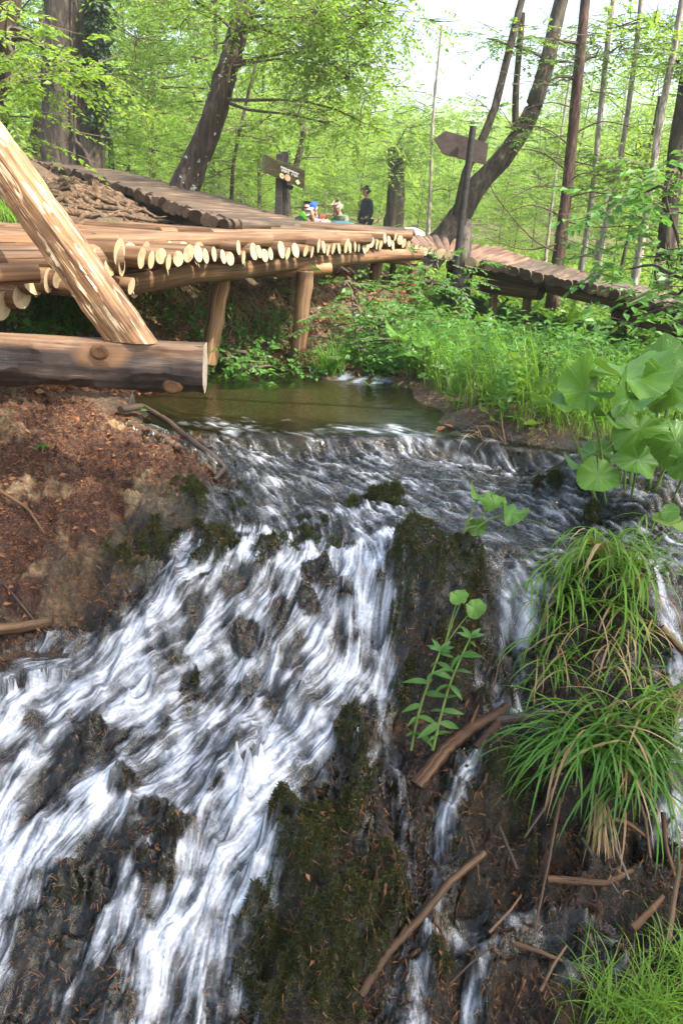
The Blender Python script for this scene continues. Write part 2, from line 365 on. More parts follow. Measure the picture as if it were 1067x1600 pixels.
for pts, hw, fo in STR:
    P = [hit(px, py) for px, py in pts]; P = [p for i, p in enumerate(P) if i == 0 or (p-P[i-1]).length > .01]
    WSTR.append(P)
    for a, b in zip(P[:-1], P[1:]):
        dx, dy = b.x-a.x, b.y-a.y; L2 = dx*dx+dy*dy+1e-9; L = sqrt(L2); m = 3.5*hw+.1
        i0 = max(0, int((min(a.x, b.x)-m-gx[0])/.0065)); i1 = min(NX, int((max(a.x, b.x)+m-gx[0])/.0065))
        j0 = max(0, int((min(a.y, b.y)-m-gy[0])/.0065)); j1 = min(NY, int((max(a.y, b.y)+m-gy[0])/.0065))
        if i1 <= i0 or j1 <= j0: continue
        S = (slice(j0, j1), slice(i0, i1)); x, y = FX[S], FY[S]
        t = np.clip(((x-a.x)*dx+(y-a.y)*dy)/L2, 0, 1); d = np.hypot(x-a.x-t*dx, y-a.y-t*dy)
        wv = .35*fbm(x*6+len(WSTR), y*6, 2); g = np.exp(-(d/(hw*1.25)+wv*np.minimum(1, d/hw))**2); foam[S] = np.maximum(foam[S], fo*g); wetm[S] = np.maximum(wetm[S], np.exp(-(d/(hw*1.5))**2))
        g2 = np.exp(-(d/(hw*1.6))**2)+1e-5; dirx[S] += g2*dx/L; diry[S] += g2*dy/L; wgt[S] += g2
nrm = np.hypot(dirx, diry)+1e-9; dirx /= nrm; diry /= nrm
def blur(a, k):
    for ax in (0, 1):
        c = np.cumsum(np.concatenate([np.repeat(np.take(a, [0], ax), k+1, ax), a, np.repeat(np.take(a, [-1], ax), k, ax)], ax), ax)
        n = a.shape[ax]; a = (np.take(c, np.arange(2*k+1, 2*k+1+n), ax)-np.take(c, np.arange(0, n), ax))/(2*k+1)
    return a
dirx = blur(dirx, 9); diry = blur(diry, 9); _ta = .55*fbm(FX*5, FY*5, 2)+.35*fbm(FX*16, FY*16, 2); dirx, diry = dirx*np.cos(_ta)-diry*np.sin(_ta), dirx*np.sin(_ta)+diry*np.cos(_ta); nrm = np.hypot(dirx, diry)+1e-9; dirx /= nrm; diry /= nrm
def lic(src, L, step=1.4):             # noise smeared along the flow, on the ground grid
    acc = src.copy(); wsum = 1.0; jj, ii = np.meshgrid(np.arange(NY), np.arange(NX), indexing='ij')
    for sgn in (1, -1):
        x = ii.astype(np.float32); y = jj.astype(np.float32)
        for s in range(L):
            xi = np.clip(np.round(x).astype(np.int32), 0, NX-1); yi = np.clip(np.round(y).astype(np.int32), 0, NY-1)
            x = x+sgn*step*dirx[yi, xi]; y = y+sgn*step*diry[yi, xi]
            xf = np.clip(x, 0, NX-1.001); yf = np.clip(y, 0, NY-1.001); xi = xf.astype(np.int32); yi = yf.astype(np.int32); u = xf-xi; v = yf-yi
            w_ = (1-s/L)
            acc += w_*((src[yi, xi]*(1-u)+src[yi, xi+1]*u)*(1-v)+(src[yi+1, xi]*(1-u)+src[yi+1, xi+1]*u)*v); wsum += w_
    return acc/wsum
white = rng.standard_normal((NY, NX)).astype(np.float32)
w2 = blur(rng.standard_normal((NY, NX)), 2); w2 /= w2.std()
s1 = lic(white, 7); s1 /= s1.std(); s2 = lic(w2, 10); s2 /= s2.std()
w3 = blur(rng.standard_normal((NY, NX)), 6); w3 /= w3.std(); s3 = lic(w3, 14); s3 /= s3.std()

# ---- region masks, from blobs placed on the ground: (px, py, radius m)
BN = .55*fbm(FX*4.5, FY*4.5, 2)+.35*fbm(FX*13, FY*13, 3)
def blob(lst, soft=.35):
    m = np.zeros_like(FS)
    for px, py, r in lst:
        p = hit(px, py); d = np.hypot(FX-p.x, FY-p.y)/r*(1+BN); m = np.maximum(m, 1-smooth(1-soft, 1+soft, d))
    return m
dry = blob([(100,650,.35),(150,700,.38),(60,740,.38),(130,780,.24),(60,830,.28),(250,720,.22),(30,900,.16),(0,760,.4),(325,752,.08),(180,800,.12),(290,690,.15),(200,660,.14),(-60,700,.6),(-80,850,.4),(-150,950,.3),(340,745,.06)])
moss_m = blob([(640,900,.12),(700,900,.13),(670,960,.12),(620,980,.08),(700,1040,.12),(640,1080,.1),(740,1000,.08),(450,1420,.15),(520,1340,.12),(430,1530,.13),(560,1470,.13),(480,1330,.08),(530,1560,.12),(690,1510,.05),(600,790,.14),(550,795,.06),(640,800,.05),(540,1150,.07),(330,840,.07),(370,800,.08),(250,850,.1),(180,900,.08),(300,790,.08),(780,1230,.09),(860,760,.08),(920,820,.07),(1000,900,.1),(740,880,.05),(300,1060,.06),(450,850,.12),(540,860,.10),(400,870,.1),(330,870,.08),(500,820,.08),(630,690,.08),(745,700,.06),(650,600,.2),(900,950,.16),(980,1000,.14)])
rise = blob([(300,1070,.05),(330,850,.10),(600,788,.10),(420,870,.06),(480,950,.05),(250,1290,.07),(200,1230,.06),(560,700,.05),(440,1290,.05),(100,1430,.1),(500,905,.06),(380,1000,.05),(240,1370,.06),(150,1160,.05),(860,755,.08),(920,815,.07),(540,1150,.06)])
f1 = fbm(FX*2.2, FY*2.2, 3); f2 = fbm(FX*9, FY*9, 4, .6); f3 = fbm(FX*34+5, FY*34, 3, .6); rg = ridged(FX*5+2, FY*5, 4)
shelf = smooth(3.25, 3.6, FY)*(1-dry)  # flat stream bed before the falls
steep = 1-shelf
bulge = .15*blob([(670,940,.15),(690,1040,.13),(640,880,.09)], .8)+.23*blob([(480,1400,.16),(560,1370,.13),(510,1510,.17)], .8)+.045*blob([(545,1150,.06),(440,1270,.06)], .8)+.10*blob([(150,850,.14),(240,815,.14),(290,800,.10),(90,900,.10),(190,900,.09)], .8)+.05*blob([(770,1240,.06),(930,960,.14)], .8)
hollow = .13*blob([(610,1175,.05),(740,1170,.05),(830,1230,.08),(900,1330,.10),(800,1370,.09),(740,1430,.07),(860,1460,.10),(960,1440,.08),(680,1330,.04),(1000,1300,.08),(800,1000,.03),(590,1000,.03)], .9)+.04*blob([(380,1330,.05),(240,1290,.06),(150,1400,.06),(300,1050,.05),(480,1000,.04),(60,1250,.06),(420,1090,.05)], .9)
rug = smooth(.35, .6, FX)*steep*(1-smooth(2.7, 3.0, FY))+.5*smooth(.0, .2, FX)*steep*(1-smooth(2.3, 2.6, FY))
f4 = fbm(FX*75+5, FY*75, 2, .6)
disp = (bulge-hollow)+.006*f4*steep+.05*f1*steep+.042*f2*(.45+.55*steep)+.015*f3+.03*rg*steep*(1-dry)*.8+.02*s3*steep*(1-dry)*(wetm > .05)*.5+.035*rise*(1+f2)+.05*rug*(ridged(FX*3.3+1, FY*3.3, 4)+.6*f2)+.012*np.abs(f3)*steep+.02*moss_m*(1+f2)
disp = disp*(1-dry)+dry*(.05*f1+.042*f2+.02*f3)+bulge*dry
# keep the edge of the fine grid joined to the rest
edge = np.minimum.reduce([smooth(gx[0], gx[0]+.3, FX), 1-smooth(gx[-1]-.3, gx[-1], FX), smooth(gy[0], gy[0]+.15, FY), 1-smooth(gy[-1]-.5, gy[-1], FY)])
pool_m = smooth(4.55, 4.75, FY)
disp = disp*edge*(1-.7*pool_m)
GZ = HS.copy()
rest = .05*fbm(GX*1.6, GY*1.6, 4)*smooth(5.4, 6.6, np.hypot(GX, GY))*(np.hypot(GX, GY) < 60)
rest += .10*np.maximum(0, ridged(GX*1.1+.3*GY, GY*2.3, 3))*smooth(6.6, 7.4, GY)*(1-smooth(12, 14, GY))*smooth(.6, 1.2, -GX)  # root mound
GZ += rest
GZ[sl] = GZ[sl]+disp
FZ = GZ[sl]
V = np.stack([GX, GY, GZ], -1).reshape(-1, 3); ny, nx = GX.shape
ii = np.arange(ny*nx).reshape(ny, nx); F = np.stack([ii[:-1, :-1], ii[:-1, 1:], ii[1:, 1:], ii[1:, :-1]], -1).reshape(-1, 4)
me = npmesh('ground', V, F)
def full(a, fill=0.0): o = np.full(GX.shape, fill); o[sl] = a; return o
wet = np.clip(np.maximum(wetm*1.2, (1-dry)*.8), 0, 1)*(1-smooth(.03, .1, FZ)*.9)
fattr(me, 'litter', np.clip(full(dry), 0, 1)); fattr(me, 'moss', np.clip(full(moss_m), 0, 1)); fattr(me, 'wet', full(wet*edge))
fattr(me, 'tufa', full(blob([(150,850,.2),(250,800,.2),(300,790,.12),(80,930,.16),(200,900,.12),(250,720,.12),(20,650,.2),(770,1240,.07),(540,1150,.06)], .6)))
bed = (1-dry)*(1-smooth(.02, .12, FZ))*edge
fattr(me, 'rock', full(np.clip(bed, 0, 1)))
k = NT('ground_soil'); pos = k.n('NewGeometry').outputs['Position']
n1 = k.noise(pos, 7, 5, .6); n2 = k.noise(pos, 45, 5, .65); n3 = k.noise(pos, 160, 3, .6); n0 = k.noise(pos, 1.3, 3)
soil = k.ramp(n2, [(.3, (.030, .019, .011)), (.5, (.085, .05, .026)), (.66, (.17, .11, .06))])
green = k.ramp(n2, [(.35, (.025, .045, .01)), (.65, (.09, .15, .03))])
soil = k.mix(k.ramp(k.noise(pos, 2.1, 4), [(.55, (0, 0, 0)), (.7, (.8, .8, .8))]), soil, green)
lit = k.ramp(k.math('ADD', k.math('MULTIPLY', n2, .55), k.math('MULTIPLY', n3, .45)), [(.38, (.006, .003, .002)), (.48, (.038, .014, .006)), (.58, (.085, .032, .013)), (.74, (.24, .12, .055))])
tan = k.ramp(n2, [(.3, (.14, .095, .045)), (.7, (.42, .32, .18))])
lit = k.mix(k.ramp(k.noise(pos, 3.6, 4, .6), [(.55, (0, 0, 0)), (.66, (1, 1, 1))]), lit, tan)
rock = k.ramp(k.math('ADD', k.math('MULTIPLY', n1, .5), k.math('MULTIPLY', n2, .5)), [(.38, (.003, .002, .0015)), (.49, (.012, .008, .004)), (.58, (.042, .024, .010)), (.69, (.20, .115, .045))])
tanm = k.attr('tufa'); rock = k.mix(k.math('MULTIPLY', tanm, .8), rock, k.ramp(k.math('ADD', k.math('MULTIPLY', n1, .5), k.math('MULTIPLY', n2, .5)), [(.38, (.02, .013, .006)), (.5, (.10, .065, .028)), (.66, (.30, .22, .11))]))
rust = k.ramp(k.noise(pos, 5.5, 4, .6, .5), [(.56, (0, 0, 0)), (.68, (1, 1, 1))])
rock = k.mix(k.math('MULTIPLY', rust, .6), rock, (.15, .068, .020))
mossc = k.ramp(n2, [(.36, (.004, .004, .0015)), (.52, (.014, .016, .004)), (.68, (.045, .052, .010))])
mossn = k.math('MULTIPLY', k.attr('moss'), k.ramp(n1, [(.32, (0, 0, 0)), (.52, (1, 1, 1))]), clamp=True)
c = k.mix(k.attr('rock'), soil, rock); c = k.mix(k.attr('litter'), c, lit); c = k.mix(mossn, c, mossc)
moss2 = k.math('MULTIPLY', k.attr('rock'), k.ramp(k.noise(pos, 3.1, 4, .65), [(.52, (0, 0, 0)), (.6, (.8, .8, .8))]))
c = k.mix(moss2, c, mossc)
wetf = k.attr('wet'); c = k.mix(k.math('MULTIPLY', wetf, .35), c, k.mix(1, c, (.4, .4, .4), 'MULTIPLY'))
rough = k.math('SUBTRACT', .8, k.math('MULTIPLY', wetf, k.math('MULTIPLY', n1, 1.15)))
bh = k.math('ADD', k.math('MULTIPLY', n2, .6), k.math('MULTIPLY', n3, .4))
_bn = k.bump(bh, 1.0, .03)
ground_mat = k.surf(k.prin(c, rough, _bn, spec=.5, **{'Coat Weight': k.math('MULTIPLY', wetf, .4), 'Coat Roughness': .12, 'Coat Normal': _bn}))
ground = link('ground', me, None, [ground_mat]); tag(ground, kind='structure', label='stream bed, mossy tufa, litter bank and forest floor', cat='ground')

def gz(x, y):                          # real ground height from the grid (bilinear)
    x = np.asarray(x, float); y = np.asarray(y, float)
    i = np.clip(np.searchsorted(AX, x)-1, 0, len(AX)-2); j = np.clip(np.searchsorted(AY, y)-1, 0, len(AY)-2)
    u = (x-AX[i])/(AX[i+1]-AX[i]); v = (y-AY[j])/(AY[j+1]-AY[j])
    return (GZ[j, i]*(1-u)+GZ[j, i+1]*u)*(1-v)+(GZ[j+1, i]*(1-u)+GZ[j+1, i+1]*u)*v
def gzf(x, y): return float(gz(np.array([x]), np.array([y]))[0])
def gp(px, py, dz=0): p = hit(px, py); return Vector((p.x, p.y, gzf(p.x, p.y)+dz))

# ================================================================== WATER
# pool and shelf water levels, falls sheet following the rock
base = blur(FS, 6)
lvl_shelf = base+.045+.012*f1
lip = 4.62+.06*np.sin(FX*3)+.05*f1       # where the pool spills on to the shelf
poolz = .005+.002*np.sin(FX*9+FY*4)
chop = (.011*fbm(FX*11, FY*26, 3)+.005*s2+.0025*s1+.004*np.sin(FY*55+4*f1+3*np.sin(FX*6)))
wz_sh = lvl_shelf+chop
fallz = base+(bulge*.35-hollow*.5)+.014+.006*s2*np.clip(foam*1.5, 0, 1)+.012*foam+.003*s1*foam+.028*f1+.014*f2+.008*s3*foam
over = FZ-fallz; fallz = np.maximum(np.maximum(fallz, blur(FZ, 2)+.004), np.where(foam > .12, FZ+.0025, -9)); fallz = np.where(foam > .05, np.maximum(blur(fallz, 1)+.001, FZ+.002), fallz)
tf = 1-smooth(3.3, 3.75, FY+.1*f1)
wz = fallz*tf+wz_sh*(1-tf)
tp = smooth(-.07, .05, FY-lip); wz = wz*(1-tp)+np.maximum(poolz, base*0)*tp
# wet only near streams, or in pool
inside = np.where(tp > .5, 1.0, np.clip(wetm*1.6, 0, 1))
side = smooth(.22, .30, inside)
wz = wz-(1-side)*.12
pocket = smooth(.15, .6, blob([(40,1015,.16),(-20,1030,.2)], .6)); pz = gzf(*hit(60, 1030).xy)+.012
wz = wz+(pz-wz)*pocket*(pz > FZ-.02)*(pz < FZ+.08)
left_dry = dry > .6
wz = np.where(left_dry & (tp < .5), np.minimum(wz, FZ-.02), wz)
leftf = 1-smooth(-.1, .25, FX); bias = foam*2.15-1.30+.42*leftf*smooth(.1, .4, foam)
tx = .50*s2+.42*s3+.62*s1
patch = fbm(FX*5.2+9, FY*5.2, 3)+.6*fbm(FX*15, FY*15, 3)
fm = smooth(-1.25, 2.5, foam*2.5-1.70+.3*leftf*smooth(.1, .4, foam)+.42*tx+1.5*patch+1.3*fbm(FX*2.6+4, FY*2.6, 2)-7*np.clip(over, 0, .12)-.5*f1)*smooth(.02, .2, foam)*(.62+.38*foam)
fm = np.clip(fm-.75*smooth(.1, .9, rise), 0, 1)
crest_sheen = np.clip((.7*s2+.8*s1-.15+.7*patch+.4*f1)*.15, 0, .36)*(1-tp)*np.clip(wetm*1.3, 0, 1)*smooth(3.1, 3.5, FY)*(.55+.45*smooth(.3, .8, FX*.3+.5))  # thin shelf foam, also painted in for the silvery sky reflection on the ripples
lipf = np.exp(-((FY-lip+.10)/.05)**2)*np.clip(-.1+.5*s2+.3*s1+.8*patch, 0, 1)*.22*wetm
fm = np.clip(fm+crest_sheen+lipf, 0, 1)
gaps = blob([(340,860,.08),(440,950,.06),(290,1085,.07),(140,1400,.11),(50,1470,.12),(240,1390,.08),(90,1260,.08),(545,1000,.05),(200,1560,.07),(420,1110,.05),(30,1600,.1),(390,1010,.05),(560,920,.05),(110,1530,.1),(180,1170,.06),(340,1240,.04)], .9)
fm = np.clip(fm-.33*gaps*(1-tp), 0, 1)**1.1
# spill from the little riffle behind the pool
Vw = np.stack([FX, FY, wz], -1).reshape(-1, 3); ii = np.arange(NY*NX).reshape(NY, NX)
Fw = np.stack([ii[:-1, :-1], ii[:-1, 1:], ii[1:, 1:], ii[1:, :-1]], -1).reshape(-1, 4)
keep = (wz-FZ > -.012); kf = keep[:-1, :-1] | keep[:-1, 1:] | keep[1:, 1:] | keep[1:, :-1]
kf &= (FY[:-1, :-1] < 5.5)
Fw = Fw[kf.ravel()]; used = np.unique(Fw); remap = np.full(NY*NX, -1); remap[used] = np.arange(len(used))
mw = npmesh('stream_water', Vw[used], remap[Fw]); fattr(mw, 'foam', fm.ravel()[used]); fattr(mw, 'calm', (tp*.9+.0).ravel()[used])
fu = (FX*diry-FY*dirx); fattr(mw, 'streak', np.clip(.5+.20*s1+.17*s2+.10*s3, 0, 1).ravel()[used])
def water_mat(name, bump_s, tint):
    k = NT(name); pos = k.n('NewGeometry').outputs['Position']
    fo = k.attr('foam'); calm = k.attr('calm')
    n = k.noise(k.vmap(pos, (26, 60, 26)), 1, 3, .6, .5); nb = k.noise(k.vmap(pos, (5, 16, 5)), 1, 3, .55, .3)
    h = k.math('ADD', k.math('MULTIPLY', n, .4), nb)
    st = k.math('SUBTRACT', bump_s, k.math('MULTIPLY', calm, bump_s*.62))
    bmp = k.n('Bump', {'Strength': st, 'Distance': .03, 'Height': h}).outputs[0]
    fr = k.n('Fresnel', {'IOR': 1.34, 'Normal': bmp}).outputs[0]
    tr = k.n('BsdfTransparent', {0: k.mix(calm, tint, (.50, .54, .38))}).outputs[0]; gl = k.n('BsdfGlossy', {0: (1, 1, 1, 1), 1: .06, 'Normal': bmp}).outputs[0]
    film = k.n('MixShader', {0: fr, 1: tr, 2: gl}).outputs[0]
    fn = k.noise(pos, 70, 4, .6)
    ff = k.math('ADD', fo, k.math('MULTIPLY', k.math('SUBTRACT', fn, .5), k.math('MULTIPLY', fo, .55)), clamp=True)
    fcol = k.mix(k.math('ADD', k.attr('streak'), k.math('MULTIPLY', k.math('SUBTRACT', fn, .5), .5), clamp=True), (.20, .235, .28), (.80, .84, .88)); fb = k.prin(fcol, .4, k.bump(fn, .5, .015), spec=.4)
    return k.surf(k.n('MixShader', {0: ff, 1: film, 2: fb}).outputs[0])
wm = water_mat('stream_water', .55, (.80, .84, .74))
tag(link('stream_water', mw, None, [wm]), kind='structure', label='clear stream tumbling over mossy tufa in white foam', cat='water')
# pool water behind the fine sheet
xs = np.arange(-3.0, 3.6, .03); ys = np.arange(5.44, 9.6, .03); WX, WY = np.meshgrid(xs, ys)
WZ = .005+.0*WX+smooth(6.35, 6.6, WY+.1*np.sin(WX*4))*.06+.003*fbm(WX*6, WY*9, 2)
kp = (WZ-gz(WX, WY) > -.03) & (WX > -1.9) & (WX < 1.7)
ii = np.arange(WX.size).reshape(WX.shape); Fw = np.stack([ii[:-1, :-1], ii[:-1, 1:], ii[1:, 1:], ii[1:, :-1]], -1).reshape(-1, 4)
kf = (kp[:-1, :-1] | kp[1:, 1:]); Fw = Fw[kf.ravel()]
mp = npmesh('pool_water', np.stack([WX, WY, WZ], -1).reshape(-1, 3), Fw)
rf = np.exp(-((WY+.1*np.sin(WX*4)-6.42)/.09)**2)*np.clip(.3+1.2*fbm(WX*9, WY*12, 3), 0, 1)*((WX > -.35) & (WX < .75))
fattr(mp, 'foam', rf.ravel()); fattr(mp, 'calm', np.full(WX.size, .9)*(1-rf.ravel()))
tag(link('pool_water', mp, None, [wm]), kind='structure', label='calm brown green pool with a small riffle behind', cat='water')
# ================================================================== WOOD
M_fresh = wood_mat('stripped_log_wood', (.028, .013, .006), (.125, .068, .032), (.27, .175, .098), bark=.36, barkcol=(.10, .045, .02))
M_red = wood_mat('red_brown_log_wood', (.03, .015, .009), (.11, .062, .038), (.23, .15, .10), bark=.3)
M_old = wood_mat('weathered_log_wood', (.014, .009, .006), (.055, .037, .024), (.14, .10, .068), bark=.3, barkcol=(.06, .04, .028))
M_dark = wood_mat('dark_post_wood', (.02, .012, .008), (.08, .045, .025), (.2, .12, .07))
M_post = wood_mat('orange_post_wood', (.05, .02, .009), (.19, .10, .042), (.38, .26, .14), bark=.35, barkcol=(.05, .025, .015))
M_cut = cut_mat('fresh_cut_end', (.42, .335, .20), (.30, .21, .11), (.22, .13, .06))
M_cutoldshade = cut_mat('old_shaded_cut_end', (.04, .026, .017), (.018, .012, .008), (.08, .05, .03))  # old sawn ends, coloured darker still for the shade they stand in
def interp(tab, x):
    for a, b in zip(tab[:-1], tab[1:]):
        if x <= b[0] or b is tab[-1]:
            t = (x-a[0])/(b[0]-a[0]); return [p+(q-p)*t for p, q in zip(a[1:], b[1:])]
def log(name, a, b, r, mats, parent, n=14, seg=6, rough=.035, slant=.3, bend=.012, taper=.93, both=True, splinter=False):
    a = Vector(a); b = Vector(b); mb = MB(); L = (b-a).length
    off = Vector((random.uniform(-1, 1), random.uniform(-1, 1), random.uniform(-1, 1)))*bend*L
    pts = [a.lerp(b, t/seg)+off*sin(pi*t/seg) for t in range(seg+1)]
    mb.tube(pts[::-1], [r*(1-(1-taper)*t/seg) for t in range(seg+1)][::-1], n, 0, True, 1, rough, slant=slant)
    if splinter:                        # torn fibres hanging under the saw cut
        d = (a-b).normalized(); side = d.cross(Vector((0, 0, 1))).normalized()
        for q in range(random.choice((0, 0, 0, 1, 2))):
            p = a+side*random.uniform(-.8, .8)*r-Vector((0, 0, 1))*r*random.uniform(.7, .95)-d*.01; l = random.uniform(.015, .04)
            mb.tube([p, p-Vector((0, 0, l*.6))+d*.008, p-Vector((0, 0, l))+d*random.uniform(-.02, .02)], [.005, .003, .001], 4, 1, False)
    return mb.build(name, mats, parent)

# ---- front walkway: logs laid side by side, each with its sawn end towards the stream
A = empty('log_boardwalk', at(300, 395, 5.2)); tag(A, 'bright new boardwalk of stripped logs with cream sawn ends above the pool', 'boardwalk', 'sections of the log boardwalk')
DX = [(0, 3.8), (54, 3.9), (118, 4.0), (187, 4.15), (295, 4.75), (400, 5.7), (470, 6.3), (545, 7.2), (600, 8.2), (640, 9.0), (680, 9.6)]
ends = [(6,478,50),(35,463,44),(54,436,54),(77,438,42),(91,436,32),(118,450,28),(150,404,34),(172,417,28),(187,394,46),(191,417,32),(206,447,22),(222,403,36),(237,406,30),(252,400,20),(264,409,28),(279,404,22),(295,396,30),(310,396,28),(322,400,18),(335,397,20),(349,401,20),(360,404,16),(373,387,24),(381,402,18),(397,393,28),(405,393,20),(414,399,16),(423,396,20),(440,390,28),(450,396,14),(462,391,24),(478,392,16),(488,394,14),(498,384,23),(506,386,20),(513,391,14),(521,389,16),(530,388,14),(542,384,24),(547,387,18),(555,385,18),(561,386,15),(569,388,13),(574,386,12),(580,378,18),(589,382,17),(595,383,14),(601,373,14),(608,377,17),(614,384,17),(618,369,15),(625,375,15),(631,380,15),(637,383,13),(643,386,12),(650,389,12),(657,391,11),(664,393,11),(672,396,10)]
for px, py, h in ends:
    D = interp(DX, px)[0]; p = at(px, py, D); r = h/2*D/FPX*.88; r = min(max(r, .045), .095)
    a = R(9+16*min(1, px/600)); 
    if px > 610: a = R(25+(px-610)*.45)
    L = 2.35 if px > 130 else 2.0
    if py > 440 and px < 130: L = 1.6
    q = p+Vector((-cos(a)*L, sin(a)*L*.95, 0)); q.z = p.z+(.02 if px > 130 else .0)+random.uniform(-.01, .01)
    log('deck_log', p, q, r, [M_fresh, M_cut], A, splinter=py > 395 and px < 400, slant=.2)
# long lengthwise poles lying on the near edge, and filler logs that make the walking surface
for (a, b, r) in (((-80, 381, 4.1), (186, 381, 4.3), .055), ((-80, 408, 3.8), (190, 402, 4.2), .075), ((150, 379, 4.7), (420, 375, 5.9), .055), ((330, 376, 5.6), (575, 373, 7.7), .055), ((-60, 430, 3.6), (60, 426, 3.8), .05)):
    log('deck_log', at(*a), at(*b), r, [M_fresh, M_cut], A, bend=.004)
for i in range(26):
    t = i/25; px = 60+520*t; D = interp(DX, px)[0]+.35; p = at(px, 374+4*t, D); a = R(12+16*t)
    p.z = 1.035+random.uniform(-.008, .008); log('deck_log', p, p+Vector((-cos(a)*2.5, sin(a)*2.4, 0)), .055, [M_fresh, M_cut], A, bend=.003)
def poly_log(name, pts, r, mats, parent, n=12, rough=.08): 
    mb = MB(); P = [at(*q) for q in pts]; Q = []
    for i in range(len(P)-1):
        for t in range(4): Q.append(P[i].lerp(P[i+1], t/4))
    Q.append(P[-1])
    if len(Q) > 6: Q = [Q[0]]+[(Q[i-1]+Q[i]*2+Q[i+1])/4 for i in range(1, len(Q)-1)]+[Q[-1]]
    rr = r if hasattr(r, '__len__') else [r, r]; mb.tube(Q, [rr[0]+(rr[1]-rr[0])*i/(len(Q)-1) for i in range(len(Q))], n, 0, True, 1, rough); return mb.build(name, mats, parent)
poly_log('bearer', [(165, 446, 4.7), (230, 436, 5.0), (300, 424, 5.5), (370, 420, 6.0), (430, 412, 6.5), (520, 404, 7.3), (600, 399, 8.4), (655, 398, 9.2)], (.085, .065), [M_fresh, M_cut], A)
poly_log('bearer', [(-60, 450, 4.5), (60, 440, 4.8), (190, 430, 5.2), (330, 414, 6.0), (470, 404, 7.0)], (.08, .07), [M_red, M_cut], A)
poly_log('bearer', [(-60, 425, 4.9), (200, 408, 5.8), (420, 395, 7.0), (600, 388, 9)], .08, [M_dark, M_cut], A)
poly_log('cap_log', [(360, 424, 6.3), (440, 423, 6.7), (516, 420, 6.9)], .05, [M_post, M_cut], A)
poly_log('cap_log', [(560, 396, 8.6), (628, 404, 8.8)], .055, [M_post, M_cut], A)
poly_log('cap_log', [(590, 402, 8.8), (641, 409, 9.0)], .045, [M_post, M_cut], A)
poly_log('cap_log', [(120, 452, 5.0), (209, 450, 4.9)], .06, [M_post, M_cut], A)
for (tx, ty, bx, by, D, r, m) in ((348, 430, 328, 552, 6.3, .068, M_post), (477, 424, 464, 575, 6.75, .07, M_fresh), (588, 402, 583, 490, 8.7, .065, M_dark), (613, 408, 614, 478, 9.2, .035, M_old), (645, 412, 640, 486, 9.2, .055, M_post), (165, 462, 170, 548, 5.5, .09, M_old), (493, 430, 488, 470, 7.6, .035, M_dark), (457, 420, 452, 480, 7.4, .03, M_dark)):
    mb = MB(); a, b = at(tx, ty, D), at(bx, by, D+.02); b = b+(b-a)*.12
    mb.tube([a.lerp(b, t/8)+Vector((.006*sin(t*2), 0, 0)) for t in range(9)], [r*(1+.03*sin(t*1.7)) for t in range(9)], 14, 0, True, 1, .05); mb.build('post', [m, M_cut], A)

# ---- right walkway
B = empty('log_boardwalk', at(860, 440, 8.6)); tag(B, 'boardwalk section sloping down to the right with dark round log ends', 'boardwalk', 'sections of the log boardwalk')
nearB = [(0, 655, 388, 9.6), (.14, 690, 394, 9.2), (.27, 724, 404, 8.8), (.45, 800, 421, 8.5), (.62, 868, 438, 8.3), (.76, 926, 449, 8.15), (.88, 988, 463, 8.0), (1, 1067, 490, 7.8), (1.25, 1200, 530, 7.4)]
farB = [(0, 625, 366, 11), (.14, 680, 374, 10.9), (.27, 772, 388, 10.8), (.45, 836, 411, 10.3), (.62, 900, 427, 10), (.76, 960, 443, 9.7), (.88, 1010, 454, 9.4), (1, 1090, 474, 9.2), (1.25, 1215, 515, 8.8)]
for i in range(54):
    t = 1.22*i/53; a = interp(nearB, t); b = interp(farB, t); p = at(*a); q = at(*b); d = (p-q).normalized(); p = p+d*random.uniform(-.06, .08)
    fresh = t < .34; r = random.uniform(.04, .062)
    log('deck_log', p-Vector((0, 0, r*.3)), q, r, [M_red if t < .42 else M_old, M_cut if fresh else M_cutoldshade], B, slant=.15, bend=.004)
for pts, r in (([(700, 412, 9.3), (800, 435, 8.9), (900, 460, 8.5), (1000, 480, 8.2), (1120, 515, 7.8)], .06), ([(700, 398, 10), (860, 428, 9.5), (1067, 482, 8.9), (1160, 500, 8.6)], .055)):
    poly_log('bearer', pts, r, [M_dark, M_cutoldshade], B)
poly_log('cap_log', [(752, 446, 9.2), (845, 458, 8.6)], .075, [M_dark, M_cutoldshade], B)
poly_log('cap_log', [(960, 490, 8.6), (1080, 520, 7.9)], .075, [M_dark, M_cutoldshade], B)
for (tx, ty, bx, by, D, r, m) in ((730, 415, 722, 475, 9.0, .07, M_dark), (771, 448, 768, 500, 9.1, .05, M_post), (824, 458, 820, 515, 8.8, .05, M_dark), (972, 495, 968, 545, 8.9, .06, M_red), (1047, 505, 1040, 570, 8.1, .075, M_old), (705, 410, 700, 470, 9.8, .05, M_red)):
    mb = MB(); a, b = at(tx, ty, D), at(bx, by, D+.03); b = b+(b-a)*.9; mb.tube([a.lerp(b, t/6) for t in range(7)], r, 12, 0, True, 1, .06); mb.build('post', [m, M_cutoldshade], B)

